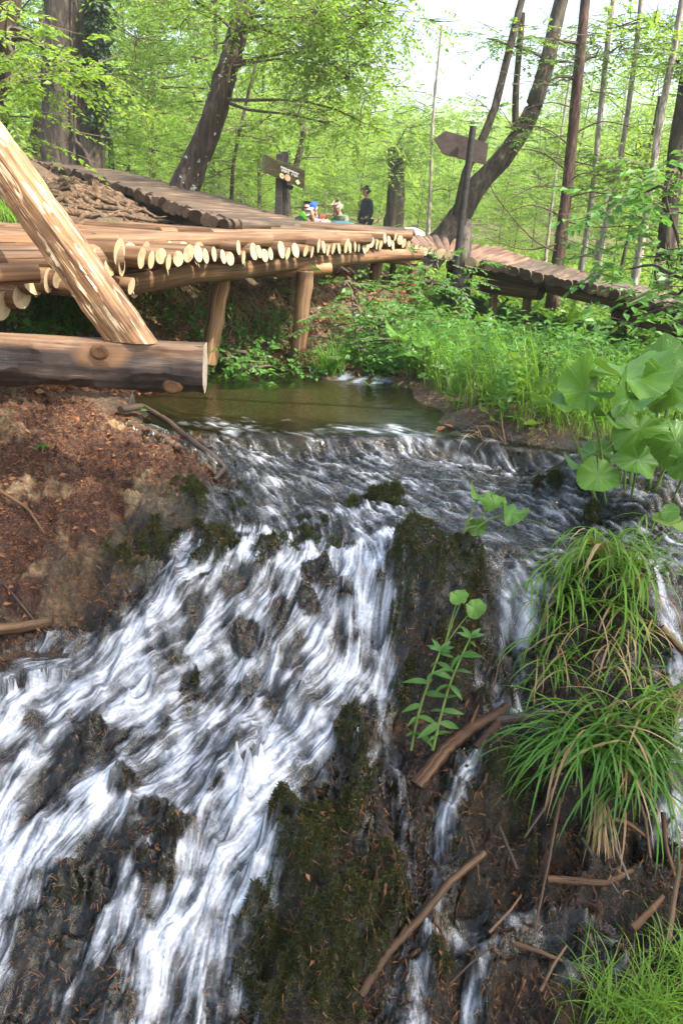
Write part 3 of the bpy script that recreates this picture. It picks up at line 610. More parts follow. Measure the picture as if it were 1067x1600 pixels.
# ---- back left walkway climbing over the roots
Cw = empty('log_boardwalk', at(250, 315, 9)); tag(Cw, 'old boardwalk section climbing left over the roots, dark log ends', 'boardwalk', 'sections of the log boardwalk')
nearC = [(0, 372, 352, 7.5), (.12, 345, 346, 7.7), (.3, 300, 331, 8.3), (.5, 245, 311, 9.3), (.7, 180, 288, 11), (.85, 120, 270, 13), (1, 48, 254, 15.5)]
farC = [(0, 470, 352, 9.4), (.12, 445, 345, 9.7), (.3, 432, 341, 10.4), (.5, 360, 318, 11.3), (.7, 265, 290, 12.8), (.85, 190, 272, 14.6), (1, 110, 257, 17)]
nC = 82
for i in range(nC):
    t = (i/(nC-1))**1.0; a = interp(nearC, t); b = interp(farC, t); p = at(*a); q = at(*b); r = random.uniform(.038, .066)
    p = p-(q-p).normalized()*random.uniform(0, .3); log('deck_log', p, q, r, [M_old, M_cutoldshade], Cw, n=12, bend=.004, slant=.2)
poly_log('bearer', [(385, 362, 8.2), (310, 343, 8.9), (240, 322, 9.9), (150, 295, 12.2), (60, 265, 15.8)], .11, [M_dark, M_cutoldshade], Cw)
poly_log('bearer', [(420, 358, 9.0), (330, 335, 9.8), (240, 307, 11.4), (120, 274, 14.4)], .11, [M_dark, M_cutoldshade], Cw)
for q in ((350, 362, 8.4), (265, 338, 9.4), (170, 308, 11.5)):
    mb = MB(); a = at(*q)+Vector((0, .1, .08)); mb.tube([a, a-Vector((0, 0, .25)), a-Vector((0, 0, .6))], .08, 10, 0, True, 1, .08); mb.build('post', [M_dark, M_cutoldshade], Cw)
# top poles between the sections (the junction)
J = [((300, 362, 7.8), (640, 368, 9.4), .06), ((250, 366, 7.0), (600, 371, 8.6), .06), ((430, 356, 8.9), (630, 363, 10), .06), ((385, 358, 8.3), (600, 366, 9.5), .06), ((440, 351, 9.3), (645, 364, 10.6), .055), ((330, 369, 6.6), (560, 372, 7.9), .055)]
for a, b, r in J: log('deck_log', at(*a), at(*b), r, [M_old if a[0] > 380 else M_fresh, M_cut], A, bend=.005)

# ---- railing: heavy half-log beam with a slanting squared brace nailed to it
rail = empty('log_railing', at(150, 600, 3.5)); tag(rail, 'dark half log beam with pale slanting wooden brace in left foreground', 'railing')
k = NT('smoked_beam_wood'); tc = k.n('TexCoord'); ob = tc.outputs['Object']
v1 = k.noise(k.vmap(ob, (1.6, 26, 40)), 1, 6, .65, .4); v2 = k.noise(k.vmap(ob, (3, 8, 9)), 1, 4, .6, .5); v3 = k.noise(k.vmap(ob, (.8, 60, 110)), 1, 2)
c = k.ramp(k.math('ADD', k.math('MULTIPLY', v1, .6), k.math('MULTIPLY', v2, .4)), [(.36, (.010, .007, .006)), (.5, (.036, .024, .018)), (.6, (.085, .06, .045)), (.75, (.22, .17, .13))])
z = k.n('SeparateXYZ', {0: ob}).outputs[2]
tanc = k.ramp(v1, [(.35, (.09, .045, .02)), (.55, (.22, .13, .07)), (.7, (.36, .25, .15))])
c = k.mix(k.ramp(k.math('ADD', z, k.math('MULTIPLY', v2, .05)), [(.078, (0, 0, 0)), (.105, (.8, .8, .8))]), c, tanc)
pk = k.n('VectorMath', {0: k.vmap(ob, (1, .3, 2.2), (-.02, 0, -.11))}, operation='LENGTH').outputs['Value']
c = k.mix(k.ramp(k.math('ADD', pk, k.math('MULTIPLY', v2, .06)), [(.12, (.8, .8, .8)), (.18, (0, 0, 0))]), c, (.22, .115, .05))
ck = k.ramp(v3, [(.30, (0, 0, 0)), (.35, (1, 1, 1))]); c = k.mix(ck, (.01, .007, .005), c)
M_beam = k.surf(k.prin(c, .55, k.bump(k.math('ADD', v1, ck), .5, .008), spec=.4))
M_beamend = cut_mat('grey_beam_end', (.5, .42, .32), (.3, .22, .15), (.15, .1, .07))
a = at(-200, 549, 3.45); b = at(321, 576, 3.55); ax = (b-a).normalized(); L = (b-a).length; sidev = Vector((0, 0, 1)).cross(ax).normalized(); upv = ax.cross(sidev)
prof = [(-.085, .125), (-.04, .13), (.03, .13), (.085, .122), (.10, .08), (.108, .02), (.10, -.05), (.07, -.1), (.02, -.125), (-.035, -.122), (-.08, -.10), (-.105, -.06), (-.112, -.01), (-.106, .04), (-.095, .085)]
NS = 60; rings = []
for i in range(NS+1):
    t = i/NS; w_ = 1+.02*sin(t*7)-.05*(1-t)
    for (s_, z_) in prof:
        nz = .005*math.sin(t*31+s_*60)+.006*math.sin(t*13+z_*50)+.003*math.sin(t*97+s_*140)+random.uniform(-.0015, .0015)
        rings.append(a+ax*(L*t)+(sidev*(s_*w_+nz)*(1)+upv*(z_*w_+(nz if z_ < .1 else 0)-(.02*(1-t) if z_ < 0 else 0)))*.88)
n = len(prof); mb = MB(); mb.add(rings, [(i*n+kk, (i+1)*n+kk, (i+1)*n+(kk+1) % n, i*n+(kk+1) % n) for i in range(NS) for kk in range(n)], 0)
ring = rings[-n:]; ce = sum(ring, Vector())/n; mb.add(ring+[ce], [(kk, n, (kk+1) % n)[::-1] for kk in range(n)], 1, [((p-ce).dot(sidev), (p-ce).dot(upv)) for p in ring]+[(0, 0)])
# local frame so the material's object coordinates run along the beam
Mb = Matrix((ax, sidev, upv)).transposed().to_4x4(); Mb.translation = at(160, 568, 3.52)
Mi = Mb.inverted(); mb.v = [tuple(Mi @ Vector(p)) for p in mb.v]
beam = mb.build('beam', [M_beam, M_beamend], None, smoothf=True, bevel=.004); beam.parent = rail; beam.matrix_parent_inverse = Matrix.Translation(rail.location).inverted(); beam.matrix_world = Mb
beam.matrix_basis = Matrix.Translation(rail.location).inverted().inverted() @ Matrix.Translation(-rail.location) @ Mb if False else Mb
M_knot = cut_mat('knot_wood', (.16, .08, .035), (.03, .018, .012), (.05, .03, .02))
for (px, py, r, pr) in ((157, 549, .026, .012), (269, 604, .030, .022)):
    c_ = at(px, py, 3.45); mb = MB(); c0 = c_+Vector((0, .02, 0))
    nn = 14; vs = []; 
    for (q, d) in ((1.3, -.2), (1.1, .22), (.8, .36), (.55, .22), (.3, .3), (0.02, .2)):
        for j in range(nn): an = 2*pi*j/nn; vs.append(c0+Vector((cos(an)*r*q*1.25, -d*pr*1.4, sin(an)*r*q)))
    y0 = -(Mb.inverted() @ c0).y-(.096 if py < 560 else .080)
    mb.add(vs, [(i*nn+j, i*nn+(j+1) % nn, (i+1)*nn+(j+1) % nn, (i+1)*nn+j) for i in range(5) for j in range(nn)], 0, [((p-c0).x, (p-c0).z) for p in vs]); mb.v = [(p[0]+sidev.x*y0, p[1]+sidev.y*y0-.004, p[2]) for p in mb.v]
    kn = mb.build('knot', [M_knot], beam); kn.matrix_parent_inverse = (Matrix.Translation(rail.location) @ Matrix.Translation(-rail.location) @ Mb).inverted()
# brace
k = NT('split_brace_wood'); ob = k.n('TexCoord').outputs['UV']
v1 = k.noise(k.vmap(ob, (60, 2.6, 1)), 1, 5, .62, .35); v2 = k.noise(k.vmap(ob, (16, 1.3, 1)), 1, 4, .6, .6); v3 = k.noise(k.vmap(ob, (42, 5.5, 1)), 1, 3, .6, .5)
c = k.ramp(k.math('ADD', k.math('MULTIPLY', v1, .5), k.math('MULTIPLY', v2, .5)), [(.34, (.06, .025, .010)), (.44, (.16, .075, .028)), (.54, (.27, .15, .065)), (.68, (.40, .26, .13))])
c = k.mix(k.ramp(v3, [(.57, (0, 0, 0)), (.61, (1, 1, 1))]), c, (.60, .46, .28))
M_brace = k.surf(k.prin(c, .6, k.bump(k.math('ADD', v1, v3), .7, .008), spec=.4))
a = at(-75, 140, 3.75); b = at(218, 548, 3.5); ax2 = (b-a).normalized(); L = (b-a).length
tocam = (EYE-(a+b)/2).normalized(); s2v = ax2.cross(tocam).normalized(); f2v = s2v.cross(ax2).normalized()
prof2 = [(-.105, -.02), (-.112, .02), (-.06, .055), (-.045, .062), (.0, .085), (.055, .082), (.095, .055), (.108, .01), (.10, -.05), (.06, -.09), (0, -.1), (-.06, -.085), (-.095, -.055)]
sg = 1 if s2v.x > 0 else -1
NS = 90; mb = MB(); rings = []; uvs = []; n = len(prof2)
for i in range(NS+1):
    t = i/NS
    for j, (s_, d_) in enumerate(prof2):
        wob = .88+.018*sin(t*23+j*1.9)+.012*sin(t*61+j*3.1)+random.uniform(-.008, .008)
        p = a+ax2*(L*t)+s2v*(s_*sg*wob)+f2v*(d_*wob)
        if i == NS: p = p+ax2*(-(p.z-(b.z+0.0))/(-ax2.z) if False else 0)
        rings.append(p); uvs.append((j/n*.6, L*t))
ztop = (Mb @ Vector((0, 0, .112))).z
for j in range(n):                      # lower end is cut level so that it stands on the beam
    p = rings[NS*n+j]; rings[NS*n+j] = p+ax2*((ztop-p.z)/ax2.z)
    for i in range(NS-12, NS):
        q = rings[i*n+j]
        if q.z < ztop+.002: rings[i*n+j] = q+ax2*((ztop+.002-q.z)/ax2.z)
fs = [(i*n+kk, i*n+(kk+1) % n, (i+1)*n+(kk+1) % n, (i+1)*n+kk) for i in range(NS) for kk in range(n)]
mb.add(rings, fs, 0, uvs); mb.build('brace', [M_brace], rail, smoothf=False)

# ================================================================== SIGNS
def flat_mat(name, c1, c2, rough=.7, sc=30):
    k = NT(name); ob = k.n('TexCoord').outputs['Object']; n = k.noise(k.vmap(ob, (sc*.3, sc, sc)), 1, 5, .65)
    return k.surf(k.prin(k.mix(k.ramp(n, [(.35, (0, 0, 0)), (.65, (1, 1, 1))]), c1, c2), rough, k.bump(n, .4, .005), spec=.3))
M_signgreen = flat_mat('mossy_sign_board', (.016, .014, .006), (.055, .052, .016)); M_signdark = flat_mat('dark_sign_wood', (.012, .010, .009), (.035, .03, .027))
M_signbrown = flat_mat('brown_sign_back', (.028, .019, .016), (.055, .038, .032)); M_white = flat_mat('white_sign_paint', (.6, .6, .55), (.75, .75, .7))
M_yel = flat_mat('yellow_sign_paint', (.55, .5, .2), (.7, .65, .4)); M_pink = flat_mat('salmon_sign_paint', (.45, .2, .12), (.6, .35, .25)); M_gr = flat_mat('green_sign_paint', (.12, .2, .05), (.25, .35, .1))
def slab(name, corners, thick, nrmv, mat, parent, mi2=None):
    n = len(corners); mb = MB(); fr = [Vector(c) for c in corners]; bk = [c-nrmv*thick for c in fr]
    mb.add(fr+bk, [tuple(range(n)), tuple(range(2*n-1, n-1, -1))]+[(i, i+n, (i+1) % n+n, (i+1) % n) for i in range(n)], 0); return mb.build(name, [mat], parent, smoothf=False, bevel=.003)
S1 = empty('wooden_signpost', at(437, 355, 10.2)); tag(S1, 'mossy green trail sign with white lettering on a dark double post', 'signpost')
for (tx, ty, bx, by, D, w1, w2) in ((437.5, 241, 434.5, 362, 10.2, .085, .07), (446, 237, 441.5, 362, 10.26, .08, .09)):
    a, b = at(tx, ty, D), at(bx, by, D); ax = (a-b).normalized(); mb = MB(); Mx = Matrix((Vector((1, 0, 0)), ax.cross(Vector((1, 0, 0))).normalized()*1, ax)).transposed().to_4x4(); Mx.translation = (a+b)/2
    mb.box(Mx, w1, w2, (a-b).length); mb.build('post', [M_signdark], S1, smoothf=False, bevel=.006)
P0 = at(415, 241, 10.08); P1 = at(476.5, 266.5, 10.14); P2 = at(475.5, 295.5, 10.16); P3 = at(413.5, 270, 10.1)
nv = (P1-P0).cross(P0-P3).normalized(); nv = nv if nv.y < 0 else -nv
board = slab('board', [P0, P0.lerp(P1, .2)-Vector((0, 0, .012)), P1, P2, P3], .05, nv, M_signgreen, S1)
slab('board_edge', [at(410.5, 240.5, 10.05), P0-Vector((0.004, 0, 0)), P3-Vector((0.004, 0, 0)), at(409, 267, 10.07)], .05, nv, M_signdark, S1)
slab('bracket', [at(447, 288, 10.2), at(459, 291, 10.2), at(457, 297, 10.2), at(449, 295, 10.2)], .04, nv, M_signdark, S1)
ex = (P1-P0).normalized(); ez = (P0-P3).normalized(); og = P0+nv*.003
mb = MB(); Mx = Matrix((ex, -nv, ez)).transposed().to_4x4()
def glyph(u, v, w, h, strokes):
    for (x0, z0, x1, z1) in strokes:
        m = Mx.copy(); m.translation = og+ex*(u+(x0+x1)/2*w)-ez*(v-(z0+z1)/2*h); mb.box(m, max(abs(x1-x0)*w, .0045), .003, max(abs(z1-z0)*h, .0045))
SH = {'E': [(0,0,0,1),(0,0,1,0),(0,.5,.8,.5),(0,1,1,1)], 'n': [(0,0,0,1),(1,0,1,.8),(0,.9,1,.9)], 'o': [(0,0,0,1),(1,0,1,1),(0,0,1,0),(0,1,1,1)], 'i': [(.5,0,.5,1)], 't': [(.5,0,.5,1),(0,.8,1,.8)], 'u': [(0,0,0,1),(1,0,1,1),(0,0,1,0)]}
u = .205
for row, (v0, txt, hh) in enumerate(((.075, 'EnotuiEntoinut', .016), (.108, 'unotE itun', .024))):
    u = .20+.01*row
    for ch in txt:
        if ch != ' ': glyph(u, v0, .011, hh, SH[ch])
        u += .0165 if row == 0 else .021
mb.build('lettering', [M_white], board, smoothf=False)
def disc(name, px, py, r, mat, n=16, par=None):
    c_ = at(px, py, 10.1); c_ = c_+nv*((og-c_).dot(nv)+(.004 if 'symbol' in name else .002)); mb = MB(); ring = [c_+ex*(cos(2*pi*i/n)*r)+ez*(sin(2*pi*i/n)*r) for i in range(n)]
    mb.add(ring+[p-nv*.004 for p in ring], [tuple(range(n))[::-1]]+[(i, (i+1) % n, (i+1) % n+n, i+n) for i in range(n)], 0); return mb.build(name, [mat], par or board, smoothf=False)
disc('round_marker', 440.5, 275, .028, M_yel); disc('round_marker', 449.5, 278, .037, M_pink); disc('diamond_marker', 465.5, 285, .03, M_yel, 4)
c0 = og  # small symbol inside the first marker
disc('marker_symbol', 441, 275, .012, M_gr, 8)

S2 = empty('wooden_signpost', at(718, 440, 8.7)); tag(S2, 'brown arrow shaped sign pointing left on a leaning dark pole', 'signpost')
mb = MB(); a = at(739, 197, 8.62); b = at(712, 415, 8.62); mb.tube([a.lerp(b, t/6) for t in range(7)], .034, 12, 0, True, None, .03); mb.build('pole', [M_signdark], S2)
M_barkgrey = bark_mat('grey_trunk_bark', (.015, .012, .01), (.055, .047, .037), (.14, .125, .10), moss=(.06, .08, .02), mossamt=.3)
mb = MB(); P = [at(733, 345, 8.9), at(727, 360, 8.85), at(724, 375, 8.8), at(721, 420, 8.8), at(717, 490, 8.8)]
mb.tube(P, [.03, .06, .085, .09, .1], 14, 0, True, None, .1); mb.build('support_trunk', [M_barkgrey], S2)
Q = [(677.5, 217), (696.5, 204), (763, 224), (758.5, 257.5), (692, 241)]
Q3 = [at(x, y, 8.72+.0006*(x-720)) for x, y in Q]; nv = Vector((0, -1, 0)); slab('arrow_board', Q3, .03, nv, M_signbrown, S2)

# a white stone block by the junction and a white bucket-like boulder far under the walkway
def rock(name, c_, r, mat, label, cat, sq=(1, 1, 1), seed=1, sub=3, amp=.25):
    bm = bmesh.new(); bmesh.ops.create_icosphere(bm, subdivisions=sub, radius=1); rs = random.Random(seed); o1 = Vector((rs.random()*50, rs.random()*50, rs.random()*50))
    from mathutils import noise
    for v in bm.verts:
        n = noise.noise(v.co*1.3+o1)*amp*1.6+noise.noise(v.co*3.5+o1)*amp*.6; v.co = Vector((v.co.x*sq[0], v.co.y*sq[1], v.co.z*sq[2]))*(r*(1+n))
    me = bpy.data.meshes.new(name); bm.to_mesh(me); bm.free(); me.polygons.foreach_set('use_smooth', [True]*len(me.polygons)); o = link(name, me, None, [mat]); o.location = c_; tag(o, label, cat); return o
M_pale = flat_mat('pale_stone', (.5, .5, .5), (.75, .75, .72)); 
rock('rock', at(640, 368, 10.9), .16, M_pale, 'pale squarish rock behind the bend of the boardwalk', 'rock', (1.3, 1, .6), 3, amp=.12)
rock('rock', gp(738, 488)+Vector((0, 0, .03)), .13, M_pale, 'white rock half hidden in plants below the arrow sign', 'rock', (1.2, 1, .9), 5)

# ================================================================== PEOPLE
def skin_mesh(name, chains, mat, parent, sub=2):
    bm = bmesh.new(); vs = {}; rad = {}
    def V_(p, r):
        key = tuple(round(c, 4) for c in p)
        if key not in vs: vs[key] = bm.verts.new(p); rad[key] = r
        return vs[key]
    for ch in chains:
        for (p0, r0), (p1, r1) in zip(ch[:-1], ch[1:]):
            a, b = V_(p0, r0), V_(p1, r1)
            if a is not b and not bm.edges.get((a, b)): bm.edges.new((a, b))
    bm.verts.ensure_lookup_table(); order = list(rad.values()); me = bpy.data.meshes.new(name); bm.to_mesh(me); bm.free()
    o = bpy.data.objects.new(name, me); col.objects.link(o); md = o.modifiers.new('skin', 'SKIN'); me.skin_vertices or None
    if not me.skin_vertices: me.attributes
    sv = me.skin_vertices[0].data if me.skin_vertices else None
    for i, r in enumerate(order):
        rr = r if hasattr(r, '__len__') else (r, r)
        sv[i].radius = rr
    sv[0].use_root = True
    s = o.modifiers.new('sub', 'SUBSURF'); s.levels = sub; s.render_levels = sub
    dg = bpy.context.evaluated_depsgraph_get(); m2 = bpy.data.meshes.new_from_object(o.evaluated_get(dg)); o.modifiers.clear(); o.data = m2; m2.materials.clear(); m2.materials.append(mat)
    m2.polygons.foreach_set('use_smooth', [True]*len(m2.polygons)); m2.name = name
    if parent: o.parent = parent
    return o
def plain(name, c, rough=.8):
    k = NT(name); n = k.noise(k.n('TexCoord').outputs['Object'], 18, 4); cc = k.mix(n, tuple(x*.7 for x in c), tuple(min(1, x*1.2) for x in c)); return k.surf(k.prin(cc, rough, k.bump(n, .3, .01), spec=.2))
M_skin = plain('skin', (.42, .22, .15), .55); M_hairb = plain('dark_hair', (.012, .009, .007)); M_hairg = plain('grey_hair', (.25, .22, .2)); M_eye = plain('eye_dark', (.01, .01, .01), .3)
def hand(w, d, s):                      # five-finger hand as chains, rooted at the wrist
    d = d.normalized(); side = d.cross(Vector((0, 1, .2))).normalized(); ch = []; palm = w+d*.05; k1 = w+d*.085; curl = Vector((0, -.35, 0))
    for i, (o, l) in enumerate(((-.03, .065), (-.01, .078), (.012, .074), (.032, .058))):
        m = k1+side*o; ch.append([(w, .024), (palm, (.03, .02)), (m, .011), (m+(d+curl*.5)*l*.55, .0095), (m+(d*.9+curl)*l, .008)])
    t = palm-side*.03*s; ch.append([(palm, (.03, .02)), (t, .012), (t+(d*.6-side*s*.7)*.04, .010), (t+(d-side*s*.5)*.065, .009)]); return ch
def person(label, loc, rz, J, cloth, legc, hair=M_hairb, cap=None, vest=None, group='people resting beyond the boardwalk', shortarm=False, sc=1.0):
    """J: joints in local metres, x right, -y the way the person faces"""
    r = empty('person', loc, rz); r.scale = (sc,)*3; tag(r, label, 'person', group)
    v = {k_: Vector(p) for k_, p in J.items()}; hd = v['head']; nk = v['neck']; up = (hd-nk).normalized(); fw = v.get('look', Vector((0, -1, -.1))).normalized(); sd_ = fw.cross(up).normalized(); fw = up.cross(sd_).normalized()
    if fw.dot(v.get('look', Vector((0, -1, -.1)))) < 0: fw = -fw
    top = hd+up*.095; jaw = hd-up*.07+fw*.035
    sh = [v['shl'], v['shr']]; ch = [[(v['pelvis'], (.13, .10)), (v['waist'], (.115, .09)), (v['chest'], (.145, .105)), (v['chest'].lerp(nk, .75), (.08, .07)), (nk, .052), (hd-up*.05, (.07, .08)), (hd+up*.02, (.078, .092)), (top, .05)],
          [(hd-up*.05, (.07, .08)), (jaw, .035)], [(hd+up*.02, (.078, .092)), (hd+fw*.093-up*.005, .016), (hd+fw*.108-up*.025, .013)]]
    for s_ in (-1, 1): ch.append([(hd+up*.02, (.078, .092)), (hd+sd_*s_*.083, .018)])
    arms = []; legs = []
    for q in 'lr':
        arms.append([(v['chest'], (.145, .105)), (v['sh'+q], .058), (v['sh'+q].lerp(v['el'+q], .5), .047), (v['el'+q], .039), (v['el'+q].lerp(v['wr'+q], .5), .035), (v['wr'+q], .024)])
        legs.append([(v['pelvis'], (.13, .10)), (v['hip'+q], .085), (v['hip'+q].lerp(v['kn'+q], .5), .078), (v['kn'+q], .055), (v['kn'+q].lerp(v['an'+q], .4), .055), (v['an'+q], .036), (v['an'+q]+Vector((0, -.1, -.04)), .034), (v['an'+q]+Vector((0, -.17, -.05)), .026)])
        ch += hand(v['wr'+q], v['wr'+q]-v['el'+q], 1 if q == 'l' else -1)
    body = skin_mesh('body', ch+arms+legs, M_skin, r)
    grow = lambda c_, g: [(p, tuple(x+g for x in rr) if hasattr(rr, '__len__') else rr+g) for p, rr in c_]
    A2 = [grow(a[:3] if shortarm else a, .013) for a in arms]
    torso = grow([(v['pelvis'], (.13, .10)), (v['waist'], (.115, .09)), (v['chest'], (.145, .105)), (v['chest'].lerp(nk, .75), (.08, .07)), (nk-up*.01, .05)], .018)
    skin_mesh('jacket' if not shortarm else 'shirt', [torso]+A2, cloth, r)
    if vest: skin_mesh('vest', [grow(torso[:4], .012)], vest, r)
    skin_mesh('trousers', [grow(l[:6], .015) for l in legs], legc, r)
    for l in legs: skin_mesh('shoe', [grow(l[5:], .016)], M_signdark, r, 1)
    bk = -fw
    skin_mesh('cap' if cap else 'hair', [[(hd+up*.025+bk*.026, (.082, .082)), (hd+up*.062+bk*.012, (.074, .078))]] + ([[(hd+up*.025+bk*.026, (.082, .082)), (hd+up*.05+fw*.10, (.05, .012)), (hd+up*.04+fw*.15, (.045, .008))]] if cap else [[(hd+up*.025+bk*.026, (.082, .082)), (hd-up*.03+bk*.05, (.055, .045))]]), cap or hair, r)
    for s_ in (-1, 1):
        mb = MB(); e = hd+fw*.086+sd_*s_*.03+up*.012; mb.tube([e-sd_*.008, e, e+sd_*.008], [.004, .009, .004], 6, 0); mb.build('eye', [M_eye], r)
        bpy.context.view_layer.update()
    return r
def fixparents():
    pass
STAND = dict(pelvis=(0, 0, .95), waist=(0, 0, 1.1), chest=(0, .0, 1.32), neck=(0, -.02, 1.51), head=(0, -.05, 1.65), look=(0, -1, -.45), shl=(.19, 0, 1.42), shr=(-.19, 0, 1.42), ell=(.24, .03, 1.14), elr=(-.22, -.02, 1.13), wrl=(.22, -.08, .90), wrr=(-.18, -.14, .92),
             hipl=(.09, 0, .9), hipr=(-.09, 0, .9), knl=(.1, -.02, .5), knr=(-.1, -.02, .5), anl=(.1, .03, .1), anr=(-.1, .01, .1))
SIT = dict(pelvis=(0, 0, .32), waist=(0, -.02, .47), chest=(0, -.09, .68), neck=(0, -.16, .86), head=(0, -.22, .99), look=(0, -1, -.9), shl=(.18, -.08, .77), shr=(-.18, -.08, .77), ell=(.25, -.2, .52), elr=(-.25, -.2, .52), wrl=(.1, -.42, .5), wrr=(-.1, -.42, .5),
           hipl=(.09, -.02, .3), hipr=(-.09, -.02, .3), knl=(.18, -.42, .45), knr=(-.18, -.42, .45), anl=(.14, -.5, .1), anr=(-.14, -.5, .1))
def v_(J, **kw): d = dict(J); d.update(kw); return d
C_navy = plain('navy_cloth', (.012, .018, .045)); C_navy2 = plain('dark_navy_cloth', (.01, .012, .028)); C_teal = plain('teal_cloth', (.03, .10, .12)); C_blue = plain('blue_cloth', (.02, .06, .22)); C_pink = plain('pale_pink_cloth', (.55, .32, .34)); C_vest = plain('slate_vest_cloth', (.05, .09, .10)); C_grey = plain('grey_green_cloth', (.14, .16, .11)); C_or = plain('orange_cloth', (.6, .14, .05)); C_tr = plain('grey_trouser_cloth', (.08, .09, .1)); C_cap = plain('blue_cap_cloth', (.03, .10, .45)); C_capw = plain('pale_cap_cloth', (.4, .35, .33))
def foot(px, pyhead, D, hgt):          # base point so that the head sits at that pixel
    p = at(px, pyhead, D); return Vector((p.x, p.y, p.z-hgt))
person('standing man with dark hair in navy jacket and trousers, looking down', foot(574, 299, 21.5, 1.65), R(-62), STAND, C_navy, C_navy2)
person('crouching man with dark hair, teal shirt and a green bag', foot(477, 326, 17.6, .99), R(12), v_(SIT), C_teal, C_tr, shortarm=True, vest=C_teal)
person('seated person in dark blue jacket and bright blue cap', foot(496.5, 327, 17.6, .99), R(-20), SIT, C_blue, C_navy, cap=C_cap)
person('man leaning forward in slate vest over pink shirt with pale cap', foot(503, 335, 17.2, .86), R(-35), v_(SIT, chest=(0, -.16, .62), neck=(0, -.3, .75), head=(0, -.38, .86), shl=(.19, -.2, .7), shr=(-.19, -.2, .7), ell=(.26, -.3, .45)), C_pink, C_tr, cap=C_capw, vest=C_vest)
person('grey haired man seated in a grey green hooded jacket', foot(538, 324, 18, .99), R(-48), SIT, C_grey, C_teal, hair=M_hairg)
person('red haired person lying forward in a teal jacket', foot(529, 345, 17.2, .42), R(-80), dict(pelvis=(0, .35, .3), waist=(0, .2, .32), chest=(0, 0, .34), neck=(0, -.2, .35), head=(0, -.33, .42), look=(0, -.5, -1), shl=(.17, -.05, .34), shr=(-.17, -.05, .34), ell=(.25, -.25, .2), elr=(-.25, -.25, .2), wrl=(.1, -.4, .16), wrr=(-.1, -.4, .16), hipl=(.09, .4, .28), hipr=(-.09, .4, .28), knl=(.16, .6, .12), knr=(-.16, .6, .12), anl=(.12, .95, .08), anr=(-.12, .95, .08)), C_teal, C_teal, hair=plain('red_hair', (.16, .05, .03)))
mb = MB(); p = at(480, 342, 17.2); M_bag = plain('green_bag_cloth', (.08, .35, .02)); Mx = Matrix.Rotation(R(40), 4, 'Y'); Mx.translation = p+Vector((0, 0, 0)); mb.box(Mx, .34, .06, .13); tag(mb.build('bag', [M_bag], None, False, .03), 'bright green bag held in front of the crouching man', 'bag')
# ================================================================== VEGETATION TOOLS
def unit(a): return a/(np.linalg.norm(a, axis=-1, keepdims=True)+1e-9)
def sprays(O, D, n=14, tw=.45, ls=.07, asp=.5, droop=.25, up=None, jit=.35, whorl=False):
    """leafy twigs: O origins (S,3), D directions (S,3) -> verts (S,n,4,3) leaves"""
    S = len(O); D = unit(D); U = np.tile([0, 0, 1.], (S, 1)) if up is None else up
    side = unit(np.cross(D, U)+1e-4*rng.standard_normal((S, 3))); nrm_ = np.cross(side, D)
    t = (np.arange(n)+.6)/n; t = t[None, :]+rng.uniform(-.03, .03, (S, n)); twl = tw*rng.uniform(.6, 1.25, (S, 1)) if np.isscalar(tw) else tw[:, None]
    P = O[:, None]+D[:, None]*(t*twl)[..., None]; P[..., 2] -= droop*(t*twl)**2/.5
    sg = np.where(np.arange(n) % 2, 1., -1.)[None, :, None]
    if whorl: ang = (np.arange(n)*2.4)[None, :, None]+rng.uniform(0, 6, (S, 1, 1)); sdir = side[:, None]*np.cos(ang)+nrm_[:, None]*np.sin(ang)
    else: sdir = side[:, None]*sg
    ld = unit(D[:, None]*(.55 if not whorl else .35)+sdir+rng.standard_normal((S, n, 3))*jit*.5); ld[..., 2] -= droop*.5; ld = unit(ld)
    fn = unit(nrm_[:, None]+rng.standard_normal((S, n, 3))*jit) if not whorl else unit(D[:, None]+rng.standard_normal((S, n, 3))*jit)
    ws = unit(np.cross(ld, fn)); l = ls*rng.uniform(.55, 1.2, (S, n, 1)); w_ = l*asp*.5; fn = np.cross(ws, ld)
    a = P; tip = P+ld*l-fn*l*.12; m = P+ld*l*.42
    return np.stack([a, m+ws*w_+fn*l*.06, tip, m-ws*w_+fn*l*.06], 2).reshape(-1, 3)
def quads(V): return np.arange(len(V)).reshape(-1, 4)
def twigs(O, D, L, w_=.006):            # thin ribbons
    D = unit(D); s_ = unit(np.cross(D, rng.standard_normal(D.shape))); L = np.broadcast_to(L, (len(O),))[:, None]
    return np.stack([O-s_*w_, O+s_*w_, O+D*L+s_*w_*.3, O+D*L-s_*w_*.3], 1).reshape(-1, 3)
def blades(B, az, L, W, el=1.35, bend=1.6, seg=7, tw=.0):
    """curved grass blades. B (N,3); az heading; L length; W width; el start elevation, bend total drop in angle"""
    N = len(B); L = np.broadcast_to(L, (N,)); W = np.broadcast_to(W, (N,)); el = np.broadcast_to(el, (N,)); bend = np.broadcast_to(bend, (N,))
    h = np.stack([np.cos(az), np.sin(az)], -1); sd_ = np.stack([-np.sin(az+tw), np.cos(az+tw), 0*az], -1)
    P = B.copy(); rows = []
    for i in range(seg+1):
        t = i/seg; wv = W*(.55+.9*t)*(1-t**2.2) if True else W
        wv = W*np.minimum(1, .6+t*1.2)*(1-t**3)
        rows.append(np.stack([P-sd_*wv[:, None]/2, P+sd_*wv[:, None]/2], 1))
        e = el-bend*(t**1.1); P = P+np.stack([h[:, 0]*np.cos(e), h[:, 1]*np.cos(e), np.sin(e)], -1)*(L/seg)[:, None]
    V = np.stack(rows, 1).reshape(N, -1, 3); k_ = 2*(seg+1)
    f = np.array([[2*i, 2*i+1, 2*i+3, 2*i+2] for i in range(seg)]); F = (np.arange(N)[:, None, None]*k_+f[None]).reshape(-1, 4)
    return V.reshape(-1, 3), F
